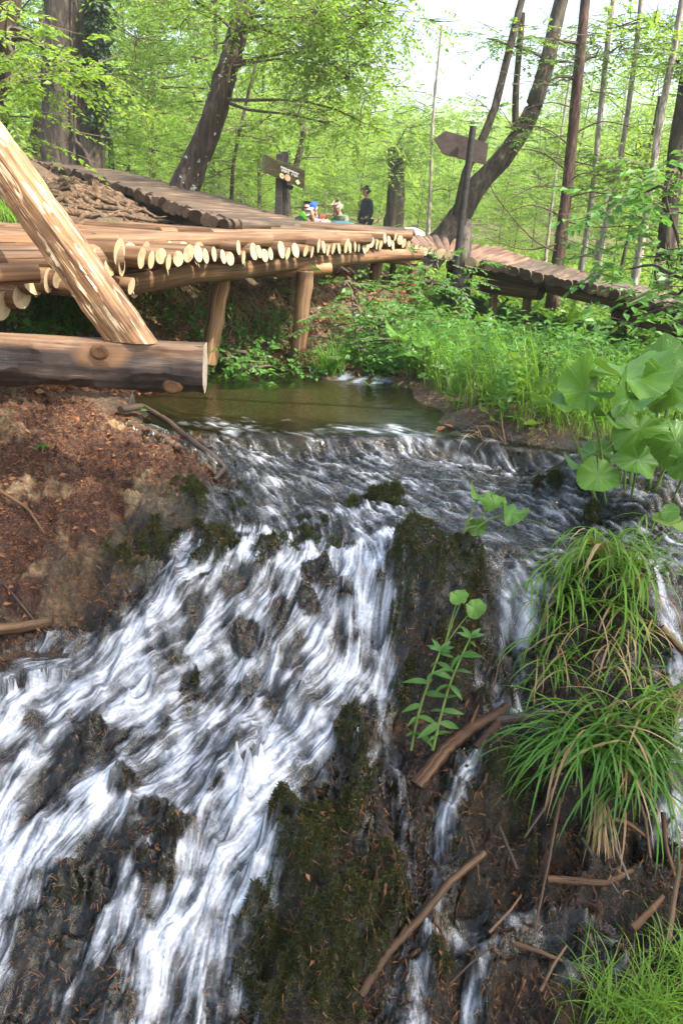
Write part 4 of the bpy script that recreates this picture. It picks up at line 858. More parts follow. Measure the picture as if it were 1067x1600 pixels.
def join(parts):
    vs, fs, ms, b = [], [], [], 0
    for V, F, m in parts: vs.append(V.reshape(-1, 3)); fs.append(F+b); ms.append(np.full(len(F), m)); b += len(V.reshape(-1, 3))
    return np.concatenate(vs), np.concatenate(fs), np.concatenate(ms)
def tube_np(P, r, n=6):                 # P (m,3)
    P = np.asarray(P, float); m = len(P); r = np.broadcast_to(r, (m,)); T = unit(np.gradient(P, axis=0)); X = unit(np.cross(T, [0.3, .2, 1.])+1e-6); Y = np.cross(T, X)
    a = 2*pi*np.arange(n)/n; V = P[:, None]+r[:, None, None]*(X[:, None]*np.cos(a)[None, :, None]+Y[:, None]*np.sin(a)[None, :, None])
    F = np.array([(i*n+k_, i*n+(k_+1) % n, (i+1)*n+(k_+1) % n, (i+1)*n+k_) for i in range(m-1) for k_ in range(n)]); return V.reshape(-1, 3), F
def curve(a, b, sag=0, wob=.1, m=7):
    a = np.asarray(a, float); b = np.asarray(b, float); L = np.linalg.norm(b-a); t = np.linspace(0, 1, m)[:, None]
    o = rng.standard_normal(3)*wob*L; return a+(b-a)*t+o*np.sin(pi*t)*.5+rng.standard_normal(3)*wob*.25*L*np.sin(2*pi*t)+np.array([0, 0, sag*L])*np.sin(pi*t)
def cloud(c_, r, n, per=11, spread=.55):
    """sub branches inside an ellipsoid: returns sub centres, spray origins, spray directions"""
    k_ = max(1, n//per); u = rng.standard_normal((k_, 3)); u = unit(u)*rng.uniform(0, 1, (k_, 1))**.45; sc = np.array(c_)+u*np.array(r)
    O, D = [], []
    for s_ in sc:
        m = per; az = rng.uniform(0, 2*pi, m); el = rng.normal(.0, .28, m); d = np.stack([np.cos(az)*np.cos(el), np.sin(az)*np.cos(el), np.sin(el)], -1)
        O.append(s_+d*rng.uniform(0, spread, (m, 1))*np.array([1, 1, .5])+rng.normal(0, .06, (m, 3))); D.append(d)
    return sc, np.concatenate(O), np.concatenate(D)

L_bright = leaf_mat('sunlit_leaf', (.07, .15, .02), (.17, .29, .04), .52, tcol=(.42, .62, .06))
L_yellow = leaf_mat('yellow_green_leaf', (.10, .20, .03), (.21, .34, .055), .52, tcol=(.46, .66, .10))
L_mid = leaf_mat('beech_leaf', (.045, .11, .016), (.12, .22, .035), .48, tcol=(.30, .5, .05))
L_dark = leaf_mat('dark_ivy_leaf', (.012, .03, .01), (.03, .065, .018), .2)
L_needle = leaf_mat('spruce_needle', (.02, .05, .018), (.05, .10, .03), .3)
L_herb = leaf_mat('herb_leaf', (.04, .12, .022), (.10, .23, .04), .4, tcol=(.16, .36, .04))
L_grass = leaf_mat('grass_blade', (.06, .17, .015), (.19, .34, .04), .42, tcol=(.34, .55, .05), rough=.35)
L_grass2 = leaf_mat('dark_grass_blade', (.03, .11, .014), (.11, .25, .03), .38, rough=.32, tcol=(.2, .42, .04))
L_dry = leaf_mat('dry_grass_blade', (.16, .09, .04), (.42, .30, .15), .25, rough=.6)
L_litter = leaf_mat('fallen_leaf', (.10, .035, .015), (.30, .14, .06), .15, rough=.6)
L_moss = leaf_mat('moss_tuft', (.008, .009, .003), (.075, .088, .018), .3, rough=.6)
L_seed = leaf_mat('needle_litter', (.07, .022, .008), (.36, .17, .07), .1, rough=.6)
B_grey = bark_mat('grey_brown_bark', (.015, .011, .008), (.055, .043, .032), (.14, .115, .09), moss=(.05, .07, .02), mossamt=.32)
B_dark = bark_mat('dark_bark', (.015, .010, .007), (.06, .04, .03), (.13, .10, .08), moss=(.04, .06, .015), mossamt=.25, lichen=(.5, .5, .46))
B_red = bark_mat('red_brown_bark', (.02, .012, .009), (.075, .046, .033), (.17, .12, .085), scale=2.2)
B_pale = bark_mat('pale_bark', (.12, .10, .08), (.28, .25, .2), (.5, .47, .42), scale=2)
B_twig = plain('twig_bark', (.09, .07, .05))

def pix_poly(pts, sub=5):
    P = np.array([tuple(at(*q)) for q in pts]); 
    if len(P) < 3: return P[0]+(P[-1]-P[0])*np.linspace(0, 1, sub*2)[:, None]
    t = np.arange(len(P)); tt = np.linspace(0, len(P)-1, (len(P)-1)*sub+1); out = []
    for x in tt:                         # Catmull-Rom
        i = min(int(x), len(P)-2); f = x-i; p0, p1, p2, p3 = P[max(i-1, 0)], P[i], P[i+1], P[min(i+2, len(P)-1)]
        out.append(.5*((2*p1)+(-p0+p2)*f+(2*p0-5*p1+4*p2-p3)*f*f+(-p0+3*p1-3*p2+p3)*f**3))
    return np.array(out)
def trunk_mesh(P, r0, r1, n=14, rough=.07, flare=.0, seedv=0):
    m = len(P); r = r0+(r1-r0)*np.linspace(0, 1, m); r = r*(1+flare*np.exp(-np.arange(m)/m*9)); V, F = tube_np(P, r, n)
    c = np.repeat(P, n, 0); a = np.tile(np.arange(n), m); tt = np.repeat(np.arange(m), n)
    f = 1+rough*(np.sin(a*2*pi/n*3+tt*.35+seedv)+.7*np.sin(a*2*pi/n*5-tt*.6)+.8*rng.standard_normal(len(a))*.5)
    return c+(V-c)*f[:, None], F
def tree(label, trunk, r0, r1, bark, leafm, clouds, group=None, cat='tree', limbs=(), ls=.075, n=14, tw=.45, droop=.3, extra=(), flare=.3, sub=5, asp=.55, name='tree', base_down=.4, per=11):
    P = pix_poly(trunk, sub); b = P[0].copy(); P = np.vstack([b+(b-P[1])*base_down/max(1e-3, np.linalg.norm(b-P[1])), P])
    root = empty(name, tuple(b)); tag(root, label, cat, group)
    V, F = trunk_mesh(P, r0, r1, flare=flare); parts = [(V, F, 0)]
    for lp, a, c in limbs:
        V2, F2 = trunk_mesh(pix_poly(lp, 4), a, c, 8); parts.append((V2, F2, 0))
    V, F, m = join(parts); o = link('trunk', npmesh('trunk', V-b, F), None, [bark]); o.parent = root
    if clouds:
        cp = []; lv = []
        for cl in clouds:
            px, py, D, rx, ry, rz, ns = cl[:7]; c_ = np.array(tuple(at(px, py, D)))
            sc, O, Dr = cloud(c_, (rx, ry, rz), ns, per=per); lv.append(sprays(O, Dr, n, tw, ls, asp, droop)); cp.append((twigs(O, Dr, tw), 1))
            j = np.argmin(np.linalg.norm(P-c_, axis=1)); V2, F2 = tube_np(curve(P[j], c_, .08), np.linspace(min(max(r1*.5, .015), .028), .009, 7), 5); cp.append(((V2, F2), 2))
            for s_ in sc[:40]:
                V2, F2 = tube_np(curve(c_, s_, .03, .12, 5), np.linspace(.012, .004, 5), 3); cp.append(((V2, F2), 2))
        parts = [(v, quads(v), 0) for v in lv]+[((v, quads(v), 1) if k_ == 1 else (v[0], v[1], 1)) for v, k_ in cp]
        V, F, m = join(parts); o = link('crown', npmesh('crown', V-b, F, mi=m, smoothf=False), None, [leafm, B_twig]); o.parent = root
    return root

# ================================================================== TREES ONE CAN TELL APART
tree('thick double trunked old tree with ropy ivy stems beside the upper boardwalk', [(102, 275, 15.5), (97, 230, 15.5), (96, 150, 15.5), (98, 60, 15.5), (100, -60, 15.6)], .34, .27, B_grey, L_mid,
     [(20, 30, 17, .8, 1, .6, 70), (215, 60, 16.5, .9, 1, .8, 130), (290, 30, 16, .8, 1, .5, 100)], limbs=[([(135, 278, 15.6), (140, 220, 15.6), (140, 130, 15.7), (137, 40, 15.7), (136, -60, 15.8)], .33, .25), ([(118, 272, 15.9), (122, 200, 15.9), (122, 100, 15.9), (120, -40, 16)], .22, .18),
      ([(110, 270, 15.2), (118, 225, 15.22), (112, 180, 15.22), (118, 110, 15.3), (112, 60, 15.3), (113, -20, 15.3)], .035, .02), ([(150, 272, 15.2), (130, 232, 15.2), (118, 215, 15.2), (120, 150, 15.3)], .05, .02)], flare=.5, sub=8)
iv = []
for q in range(420):
    p = at(random.uniform(140, 166), random.uniform(-20, 200), 15.35+random.uniform(-.1, .3)); iv.append(tuple(p))
iv = np.array(iv); Vv = sprays(iv, rng.standard_normal((len(iv), 3))-np.array([0, .5, .6]), 8, .22, .09, .8, .5); tag(link('ivy_plant', npmesh('ivy_plant', Vv, quads(Vv), smoothf=False), None, [L_dark]), 'dark ivy climbing the right stem of the double trunk', 'ivy')
tree('dark trunk cut off by the top left corner', [(-30, 250, 9.5), (-10, 130, 9.4), (5, 50, 9.3), (22, -60, 9.3)], .17, .12, B_dark, L_bright, [(40, 130, 8.5, .45, .5, .12, 44), (85, 90, 8.6, .35, .5, .09, 34), (10, 190, 8.6, .4, .5, .2, 44), (100, 115, 8.8, .25, .3, .06, 16), (10, 50, 8.6, .4, .5, .2, 34)], ls=.085)
tree('slender forked dark trunk behind the double trunked tree', [(48, 250, 18), (62, 190, 18), (72, 120, 18.2), (66, 20, 18.4)], .13, .08, B_dark, L_mid, [(30, 120, 18, 1.2, 1, .8, 120)], limbs=[([(62, 190, 18), (50, 140, 18), (30, 90, 18)], .06, .03)])
tree('dark trunk leaning right with white lichen spots above the upper boardwalk', [(285, 300, 12.2), (308, 250, 12.2), (335, 180, 12.2), (355, 110, 12.3), (372, 45, 12.4), (388, -60, 12.6)], .19, .125, B_dark, L_bright,
     [(440, -20, 11.5, .9, .9, .25, 110), (500, 20, 11, .9, .9, .35, 150), (575, 40, 11, .5, .7, .45, 90), (545, 120, 11, .5, .6, .4, 90), (490, 110, 11.3, .6, .7, .3, 60), (430, 50, 11.8, .4, .8, .22, 44), (590, 0, 10.8, .7, .6, .22, 90), (565, 190, 11, .35, .4, .4, 46), (500, 190, 11.5, .5, .4, .3, 30), (300, -10, 11.6, .8, .8, .2, 80)], ls=.07, droop=.8, n=16, sub=8)
tree('thin sapling between the leaning tree and the green sign', [(362, 315, 14), (366, 250, 14), (385, 160, 14), (400, 100, 14)], .035, .02, B_dark, L_mid, [(370, 200, 14, .8, .6, .5, 70), (340, 270, 14, .7, .6, .25, 60), (420, 220, 14, .6, .6, .3, 50)], flare=0)
tree('crooked yellowish stem forking behind the green sign', [(452, 345, 16), (448, 300, 16), (462, 260, 16), (474, 210, 16), (465, 180, 16)], .07, .05, B_grey, L_yellow, [(470, 160, 16, 1.1, .8, .5, 130), (400, 200, 16, .8, .8, .5, 90)], limbs=[([(443, 250, 16), (425, 215, 16), (415, 205, 16)], .03, .015)], flare=0)
tree('big mossy trunk bending up to the right behind the arrow sign', [(688, 378, 12.8), (715, 340, 12.8), (748, 290, 12.9), (790, 240, 13), (828, 180, 13.1), (850, 110, 13.2), (870, 30, 13.3), (890, -60, 13.4)], .17, .095, B_grey, L_mid,
     [(800, 200, 13, .5, .6, .3, 60), (860, 60, 13.2, .6, .6, .4, 45), (900, 100, 13, .5, .6, .3, 40), (760, 60, 13, .5, .5, .3, 25)], limbs=[([(712, 345, 12.7), (728, 270, 12.6), (765, 190, 12.6), (790, 100, 12.7), (818, -10, 12.8)], .07, .05), ([(806, 215, 13), (805, 150, 13), (812, 60, 13), (816, 20, 13)], .055, .04), ([(715, 340, 12.8), (700, 372, 12.6), (680, 380, 12.5)], .12, .06)], flare=.35, sub=8)
tree('straight red brown conifer trunk standing right of centre', [(868, 435, 10.6), (880, 340, 10.6), (893, 220, 10.6), (905, 100, 10.6), (917, -40, 10.7)], 0.078, .055, B_red, L_needle,
     [(850, 130, 10.6, .5, .4, .12, 30), (930, 90, 10.6, .5, .4, .12, 30), (870, 60, 10.6, .4, .4, .15, 30)], limbs=[([(880, 340, 10.6), (830, 320, 10.4), (780, 340, 10.2)], .012, .004), ([(876, 380, 10.6), (820, 390, 10.3), (760, 372, 10.1)], .014, .004), ([(885, 300, 10.6), (840, 290, 10.4), (800, 310, 10.3)], .012, .004), ([(888, 270, 10.6), (850, 240, 10.4), (810, 232, 10.3)], .012, .004),
      ([(885, 310, 10.6), (930, 300, 10.4), (990, 320, 10.2)], .012, .004), ([(880, 345, 10.6), (930, 355, 10.4), (1010, 350, 10)], .012, .004), ([(894, 210, 10.6), (940, 190, 10.5), (990, 200, 10.3)], .012, .004), ([(874, 395, 10.6), (830, 372, 10.3), (770, 300, 10.2), (770, 270, 10.2)], .012, .004), ([(892, 230, 10.6), (850, 200, 10.4), (790, 195, 10.3)], .01, .003), ([(890, 250, 10.6), (940, 260, 10.4), (1000, 245, 10.3)], .01, .003),
      ([(898, 170, 10.6), (860, 160, 10.4), (820, 170, 10.3)], .01, .003), ([(872, 410, 10.6), (920, 400, 10.4), (960, 420, 10.2)], .01, .003), ([(883, 325, 10.6), (850, 335, 10.4), (820, 355, 10.2)], .008, .003), ([(886, 285, 10.6), (915, 270, 10.4), (960, 285, 10.3)], .008, .003)], flare=.2, ls=.03, tw=.3, n=22, asp=.25)
for i, (lab, tr, r0, r1, bk) in enumerate([
    ('thin pale stem leaning right just behind the red brown trunk', [(905, 440, 12.5), (925, 300, 12.5), (935, 200, 12.5), (950, 60, 12.6), (960, -20, 12.6)], .045, .035, B_pale),
    ('slim grey trunk leaning right between red brown trunk and right edge', [(925, 450, 12), (950, 330, 12), (975, 210, 12), (995, 60, 12), (1003, -30, 12)], .04, .03, B_pale),
    ('straight grey trunk leaning right near the right edge', [(985, 470, 11), (1010, 330, 11), (1030, 190, 11), (1050, 90, 11), (1075, -60, 11)], .055, .035, B_pale),
    ('thick reddish trunk cut off by the right edge', [(1030, 500, 11.5), (1040, 380, 11.5), (1055, 250, 11.5), (1080, 100, 11.6), (1100, -40, 11.7)], .13, .10, B_grey),
    ('thin straight grey stem left of the arrow sign', [(668, 370, 17), (672, 300, 17), (676, 190, 17), (690, 40, 17)], .045, .02, B_pale),
    ('pale double stem far behind the red brown trunk', [(930, 430, 20), (945, 330, 20), (955, 250, 20)], .12, .08, B_pale),
    ('slender stem rising behind the right part of the boardwalk', [(850, 420, 18), (862, 320, 18), (872, 240, 18), (890, 120, 18)], .04, .02, B_pale),
    ('slender dark stem close left of the straight grey trunk', [(960, 470, 13), (985, 350, 13), (1012, 240, 13), (1030, 150, 13)], .03, .02, B_grey),
    ('broken pale trunk standing right of the standing man', [(612, 372, 21), (616, 335, 21), (619, 290, 21), (618, 230, 21)], .27, .18, B_grey)]):
    cl = [] if i == 5 else [(618, 250, 20.6, .9, .8, .7, 150), (640, 200, 20.6, 1.2, .8, .6, 120)] if i == 8 else [(tr[-2][0]+random.uniform(-40, 40), tr[-2][1]+random.uniform(-20, 60), tr[0][2], .7, .6, .35, 60), (tr[1][0]+random.uniform(-30, 40), tr[1][1]+random.uniform(-60, 10), tr[0][2], .6, .5, .3, 50)]
    tree(lab, tr, r0, r1, bk, L_bright if i % 2 else L_mid, cl, flare=.3)
tree('leafy shrub with big leaves hanging in from the right edge', [(1075, 520, 6.8), (1070, 450, 6.7), (1060, 380, 6.6), (1040, 310, 6.5), (1050, 270, 6.5)], .02, .008, B_twig, L_herb, [(1040, 330, 6.6, .22, .3, .2, 28), (1045, 400, 6.6, .22, .3, .22, 34), (1010, 490, 6.9, .15, .3, .06, 12), (1060, 460, 6.6, .2, .3, .2, 26), (1010, 300, 6.7, .15, .2, .12, 12), (985, 420, 7.2, .10, .2, .08, 5), (1060, 260, 6.6, .15, .2, .15, 14)], cat='shrub', name='shrub', ls=.11, n=9, tw=.3, flare=0, per=5)
tree('leafy bush with dull leaves under the bend of the boardwalk', [(640, 500, 7.9), (660, 450, 7.9), (665, 410, 7.8)], .012, .005, B_twig, L_herb, [(675, 440, 7.8, .2, .3, .12, 34), (700, 455, 7.8, .14, .2, .12, 20), (680, 412, 7.9, .15, .2, .05, 12)], cat='shrub', name='shrub', ls=.07, n=9, tw=.22, flare=0, per=6)
tree('low bush with fine grey green leaves between post and pool end', [(560, 570, 7.0), (555, 520, 6.9), (550, 470, 6.9)], .012, .005, B_twig, L_herb, [(560, 480, 6.9, .2, .25, .16, 44), (540, 440, 7.1, .16, .2, .1, 24), (590, 510, 7.0, .2, .25, .15, 40), (555, 540, 6.9, .22, .25, .12, 44), (620, 530, 7.0, .2, .2, .1, 30)], cat='shrub', name='shrub', ls=.06, n=9, tw=.2, flare=0, per=6)
tree('bright leafy plant hanging over the pool edge left of the pale post', [(390, 600, 6.5), (395, 575, 6.5), (385, 550, 6.5)], .008, .004, B_twig, L_herb, [(355, 548, 6.5, .12, .15, .10, 16), (395, 575, 6.5, .22, .15, .08, 34), (440, 580, 6.55, .15, .12, .06, 24), (415, 600, 6.45, .2, .12, .03, 16)], cat='plant', name='leafy_plant', ls=.075, n=8, tw=.2, flare=0, per=4)

# ================================================================== BACKGROUND WOOD: a few prototypes, copied
def wood_tree(kind, h, r0, ns, leafm, bark, ls=.10):
    root = empty('beech_tree' if kind != 'conifer' else 'spruce_tree', (0, 0, 0)); z = np.linspace(-.6, h, 14); P = np.stack([.25*np.sin(z*.5)*z/h, .2*np.sin(z*.7+1)*z/h, z], -1)
    V, F = trunk_mesh(P, r0*.62, r0*.2, 9, .05, .3); o = link('trunk', npmesh('trunk', V, F), None, [bark]); o.parent = root; parts = []; tp = []
    nb = 26
    for i in range(nb):
        zz = h*(.12+.86*i/nb); az = i*2.4+rng.uniform(-.4, .4); Lb = (h*.33)*(1-(.65*i/nb))*rng.uniform(.6, 1.1); st = np.array([0, 0, zz]); en = st+np.array([cos(az)*Lb, sin(az)*Lb, Lb*rng.uniform(-.05, .35)])
        V2, F2 = tube_np(curve(st, en, .05), np.linspace(r0*.28, .01, 7), 4); tp.append((V2, F2, 1))
        sc, O, D_ = cloud(st+(en-st)*.62, (Lb*.5, Lb*.5, .22), ns//nb, per=8); D_ = D_+np.array([cos(az), sin(az), 0])*.4
        parts.append((lambda v: (v, quads(v), 0))(sprays(O, D_, 12, .5, ls, .6, .35)))
    V, F, m = join(parts+tp); o = link('crown', npmesh('crown', V, F, mi=m, smoothf=False), None, [leafm, B_twig]); o.parent = root; return root
protos = [wood_tree('b', 9, .10, 1150, L_bright, B_grey), wood_tree('b', 7, .07, 950, L_yellow, B_pale), wood_tree('b', 11, .14, 1250, L_mid, B_grey, .11), wood_tree('b', 4, .04, 620, L_bright, B_twig, .08), wood_tree('b', 8, .09, 1000, L_yellow, B_grey)]
plabel = ['bright green leafy tree in the sunlit wood behind the boardwalk', 'small yellow green tree in the sunlit wood behind the boardwalk', 'taller darker green tree in the wood behind the boardwalk', 'low bright sapling in the undergrowth behind the boardwalk', 'yellow green tree with grey stem in the wood beyond']
for p, l in zip(protos, plabel): tag(p, l, 'tree', 'trees of the wood behind the boardwalk')
first = [True]*5
def plant_tree(i, x, y, rz, s):
    p = protos[i]
    if first[i]: o = p; first[i] = False
    else:
        o = p.copy(); col.objects.link(o)
        for ch in p.children:
            c = ch.copy(); col.objects.link(c); c.parent = o
    o['label'] = NEWLAB
    o.location = (x, y, hs(x, y)-.1); o.rotation_euler = (0, 0, rz); o.scale = (s, s, s*random.uniform(.9, 1.1))
rt = random.Random(21)
# (pixel x, distance, prototype, scale): left dense and darker, right open and yellow
spots = [(20, 20, 2, 1), (180, 20, 0, 1), (230, 18, 3, 1), (250, 24, 2, 1), (330, 19, 0, .9), (410, 22, 0, 1), (300, 28, 4, 1.1), (200, 30, 0, 1.2), (90, 27, 2, 1.2), (0, 32, 0, 1.2), (450, 27, 4, 1), (510, 30, 1, 1.1), (560, 27, 3, 1.2), (380, 34, 1, 1.3), (470, 38, 0, 1.3), (540, 40, 4, 1.2), (620, 34, 1, .6), (650, 24, 3, 1.0), (700, 30, 4, .5), (600, 44, 0, .6), (680, 42, 1, .6), (740, 38, 4, .6), (790, 30, 1, .65), (840, 26, 3, 1.0), (780, 22, 3, .8), (900, 34, 4, .9), (870, 45, 0, 1), (960, 28, 1, .9), (1010, 24, 3, 1.1), (1000, 38, 4, 1.1), (1060, 30, 0, 1), (1120, 22, 1, 1.0), (940, 20, 3, .75), (1100, 40, 2, 1.1), (-60, 24, 0, 1), (-120, 30, 2, 1.2), (260, 40, 1, 1.4), (130, 42, 4, 1.5), (30, 45, 1, 1.5), (340, 50, 4, 1.5), (430, 52, 1, 1.4), (150, 17.5, 3, .8), (400, 16.5, 3, .6), (520, 24, 3, .8), (590, 26, 3, .9), (1040, 14.5, 3, .7), (980, 16, 3, .6), (820, 17, 3, .6), (760, 50, 1, 1.1), (850, 55, 4, 1.2), (950, 52, 1, 1.2), (1050, 55, 4, 1.3), (560, 55, 1, .8), (230, 15, 3, .45), (310, 15.5, 3, .5), (670, 18.5, 3, .55), (720, 20, 3, .6), (600, 60, 4, .6), (690, 58, 4, .6)]
ORD = 'first second third fourth fifth sixth seventh eighth ninth tenth eleventh twelfth thirteenth fourteenth fifteenth sixteenth seventeenth eighteenth nineteenth twentieth'.split()
rank = {}
for i in range(5):
    for n_o, sp in enumerate(sorted([q for q in spots if q[2] == i])): rank[sp] = ORD[n_o]
short = ['bright green leafy trees', 'small yellow green trees', 'taller darker trees', 'low saplings', 'yellow green grey stemmed trees']
for sp in spots:
    px, D, i, s = sp; NEWLAB = '%s of the %s counted from the left, %s' % (rank[sp], short[i], 'near' if D < 21 else 'halfway back' if D < 36 else 'far back')
    p = at(px, 330, D); plant_tree(i, p.x, D+rt.uniform(-1, 1), rt.uniform(0, 6.28), s*rt.uniform(.9, 1.1))
# far wood on the hill: one mass
n = 60000; D = rng.uniform(55, 140, n)**1.0; px = rng.uniform(-300, 1370, n); x = (px-533)/FPX*D*1.05; gzv = Hs(x, D); tops = 3.5+3.5*fbm(x/5, D/9, 3)+2*fbm(x/1.5, D/3, 2)
z = gzv+tops*rng.uniform(0, 1, n)**.6; O = np.stack([x, D, z], -1); Vv = sprays(O, rng.standard_normal((n, 3)), 4, 1.0, .55, .7, .1)
tag(link('far_woodland', npmesh('far_woodland', Vv, quads(Vv), smoothf=False), None, [L_yellow]), 'hazy yellow green wood covering the far slope', 'woodland', kind='stuff')
# low undergrowth filling the forest floor behind the walkways
n = 9000; D = rng.uniform(10.5, 34, n); px = rng.uniform(-80, 1150, n); x = (px-533)/FPX*D*1.02; gx_ = Hs(x, D); keep_ = ~((x < -1.0) & (D < 17)); x, D, gx_ = x[keep_], D[keep_], gx_[keep_]
O = np.stack([x, D, gx_], -1); dd = rng.standard_normal((len(x), 3))*.35+np.array([0, 0, 1]); Vv = sprays(O, dd, 14, .38, .10, .6, .0, up=np.tile([1., .2, 0], (len(x), 1)), whorl=True)
tag(link('forest_undergrowth', npmesh('forest_undergrowth', Vv, quads(Vv), smoothf=False), None, [L_bright]), 'low leafy undergrowth covering the forest floor', 'undergrowth', kind='stuff')
# unseen tree added right of the camera, crown placed to shade the falls
sh_root = empty('beech_tree', (5.6, -1.2, -.9)); tag(sh_root, 'tall beech added out of view beside the camera to shade the falls', 'tree')
V, F = trunk_mesh(np.array([[0, 0, -.5], [.05, 0, 2], [-.1, .2, 4.5], [-.4, .5, 7], [-.6, .6, 10]]), .24, .1, 12, .05, .4); o = link('trunk', npmesh('trunk', V, F), None, [B_grey]); o.parent = sh_root
parts = []
for (cx, cy, cz_, rx, ry, rz_, ns) in ((4.6, -.3, 7.4, 2.6, 1.9, .9, 800), (3.3, .3, 6.2, 1.8, 1.3, .6, 420), (5.8, .9, 7.8, 1.9, 1.6, .8, 420), (2.3, -.9, 6.4, 1.6, 1.2, .6, 300), (6.4, -1.2, 6.8, 1.6, 1.6, .8, 260)):
    sc, O, D_ = cloud((cx-5.6, cy+1.2, cz_+.9), (rx, ry, rz_), ns); v = sprays(O, D_, 12, .5, .12, .6, .3); parts.append((v, quads(v), 0))
    V2, F2 = tube_np(curve((-.4, .5, 6), (cx-5.6, cy+1.2, cz_+.9), .05), np.linspace(.07, .02, 7), 5); parts.append((V2, F2, 1))
V, F, m = join(parts); o = link('crown', npmesh('crown', V, F, mi=m, smoothf=False), None, [L_mid, B_twig]); o.parent = sh_root
# ================================================================== ROOTS, STICKS, DRIFTWOOD
B_root = bark_mat('root_bark', (.035, .02, .012), (.12, .075, .045), (.26, .18, .12), scale=2)
M_stick = wood_mat('dead_stick_wood', (.02, .012, .007), (.095, .057, .030), (.24, .16, .095), streak=2.5, bump=.8); M_sticks = wood_mat('wet_dark_stick', (.01, .007, .005), (.035, .024, .017), (.11, .08, .06), streak=2.5, rough=.4); M_drift = wood_mat('orange_driftwood', (.014, .008, .005), (.065, .034, .017), (.20, .12, .06), streak=2, bump=1, bark=.42, barkcol=(.03, .02, .013))
def stick(label, pts, r0, r1, mat=M_stick, lift=.02, n=12, name='stick', cat='stick', rough=.10, forks=()):
    """pts: pixels resting on the ground, (px,py) or (px,py,extra height)"""
    P = [tuple(hit(q[0], q[1])+Vector((0, 0, lift+.02+(q[2] if len(q) > 2 else 0)))) for q in pts]; P = np.array(P)
    t = np.linspace(0, len(P)-1, (len(P)-1)*9+1); Q = np.stack([np.interp(t, np.arange(len(P)), P[:, i]) for i in range(3)], -1); Q[1:-1] = (Q[:-2]+2*Q[1:-1]+Q[2:])/4; Q += rng.normal(0, r0*.06, Q.shape)
    mb = MB(); mb.tube([Vector(q) for q in Q], list(np.linspace(r0, r1, len(Q))), n, 0, True, None, rough)
    for (i, dx, dy, dz, r) in forks:
        q = Vector(Q[min(i, len(Q)-1)]); mb.tube([q, q+Vector((dx*.5, dy*.5, dz*.6)), q+Vector((dx, dy, dz))], [r, r*.7, r*.3], 5, 0, True, None, .1)
    return tag(mb.build(name, [mat]), label, cat)
# roots of the double trunked tree running over the mound, children of nothing else: each follows the ground
mound = empty('tree_roots', tuple(gp(150, 290))); tag(mound, 'tangle of bare roots spreading over the mound below the upper boardwalk', 'roots')
rr = random.Random(4)
for i in range(46):
    sx, sy = rr.uniform(-10, 170), rr.uniform(282, 300); ex_, ey = sx+rr.uniform(60, 230), rr.uniform(318, 364)
    if i % 3 == 0: sx, sy, ex_, ey = rr.uniform(-10, 200), rr.uniform(300, 345), rr.uniform(0, 330), rr.uniform(330, 365)
    ph = rr.uniform(0, 6); P = []
    for t in np.linspace(0, 1, 9):
        p = gp(sx+(ex_-sx)*t+10*sin(ph+t*7), sy+(ey-sy)*t+4*sin(ph*2+t*6)); P.append(p+Vector((0, 0, .012+.02*sin(ph+t*9))))
    mb = MB(); r_ = rr.uniform(.018, .055); mb.tube(P, [r_*(1-.75*t) for t in np.linspace(0, 1, 9)], 7, 0, True, None, .12); mb.build('root', [B_root], mound)
root1 = stick('dark curved root edging the pine litter beside the falls', [(190, 655, .02), (225, 652, .03), (262, 675, .03), (300, 705, .02), (335, 728, .01), (352, 742), (335, 760, -.01), (350, 745)], .022, .012, M_sticks, .02, name='root', cat='root', forks=((3, .02, .05, .10, .009),))
stick('brown root running down to the water at the litter edge', [(205, 672, .01), (250, 690, .01), (300, 718, .0), (340, 748)], .03, .012, B_root, .0, name='root', cat='root')
stick('thin pale root crossing the reddish litter at the left edge', [(-10, 770), (45, 805), (75, 850), (130, 880), (160, 900)], .008, .003, M_stick, .012, name='root', cat='root')
stick('dark twig lying low on the litter at the left edge', [(-10, 905), (20, 940), (60, 985), (90, 1000)], .007, .003, M_sticks, .01)
stick('orange brown sodden log piece at the left edge above the foam', [(-20, 1000), (40, 992), (85, 985)], .03, .022, M_drift, .015, name='driftwood', cat='driftwood')
stick('long pale brown branch lying diagonally across the small falls', [(560, 1590, .05), (600, 1530, .06), (650, 1470, .05), (700, 1410, .05), (752, 1365, .04)], .016, .014, M_stick, .03, 10, name='branch', cat='branch', forks=((12, .03, .02, .06, .009), (16, -.02, .01, .04, .008)))
stick('split orange driftwood log under the small foam ledge', [(650, 1245, .01), (690, 1200, .03), (730, 1165, .04), (770, 1140, .03), (790, 1125, .03)], .032, .022, M_drift, .02, 10, name='driftwood', cat='driftwood', rough=.2, forks=((18, .03, .03, .10, .01), (6, .02, .01, .03, .014)))
stick('dark slab of driftwood damming the foam ledge', [(740, 1150, .02), (800, 1142, .02), (860, 1138, .03)], .022, .018, M_sticks, .02, name='driftwood', cat='driftwood')
stick('reddish broken wood below the foam ledge', [(742, 1190, .01), (775, 1150, .03)], .022, .014, M_drift, .02, name='driftwood', cat='driftwood')
stick('upright curved twig standing in the foam ledge', [(760, 1115, .01), (770, 1085, .03), (778, 1050, .05)], .006, .003, M_stick, .01)
_b = at(938, 1245, 2.42); _B = np.array(_b)+rng.normal(0, .012, (70, 3)); _V, _F = blades(_B, R(-98)+rng.normal(0, .16, 70), .30*rng.uniform(.6, 1.1, 70), .005*rng.uniform(.5, 1.4, 70), -.45+rng.normal(0, .1, 70), .45+rng.normal(0, .15, 70), 8)
tag(link('dead_stalks', npmesh('dead_stalks', _V, _F), None, [L_dry]), 'bundle of pale dead stalks hanging below the lower tussock', 'dead stalks')
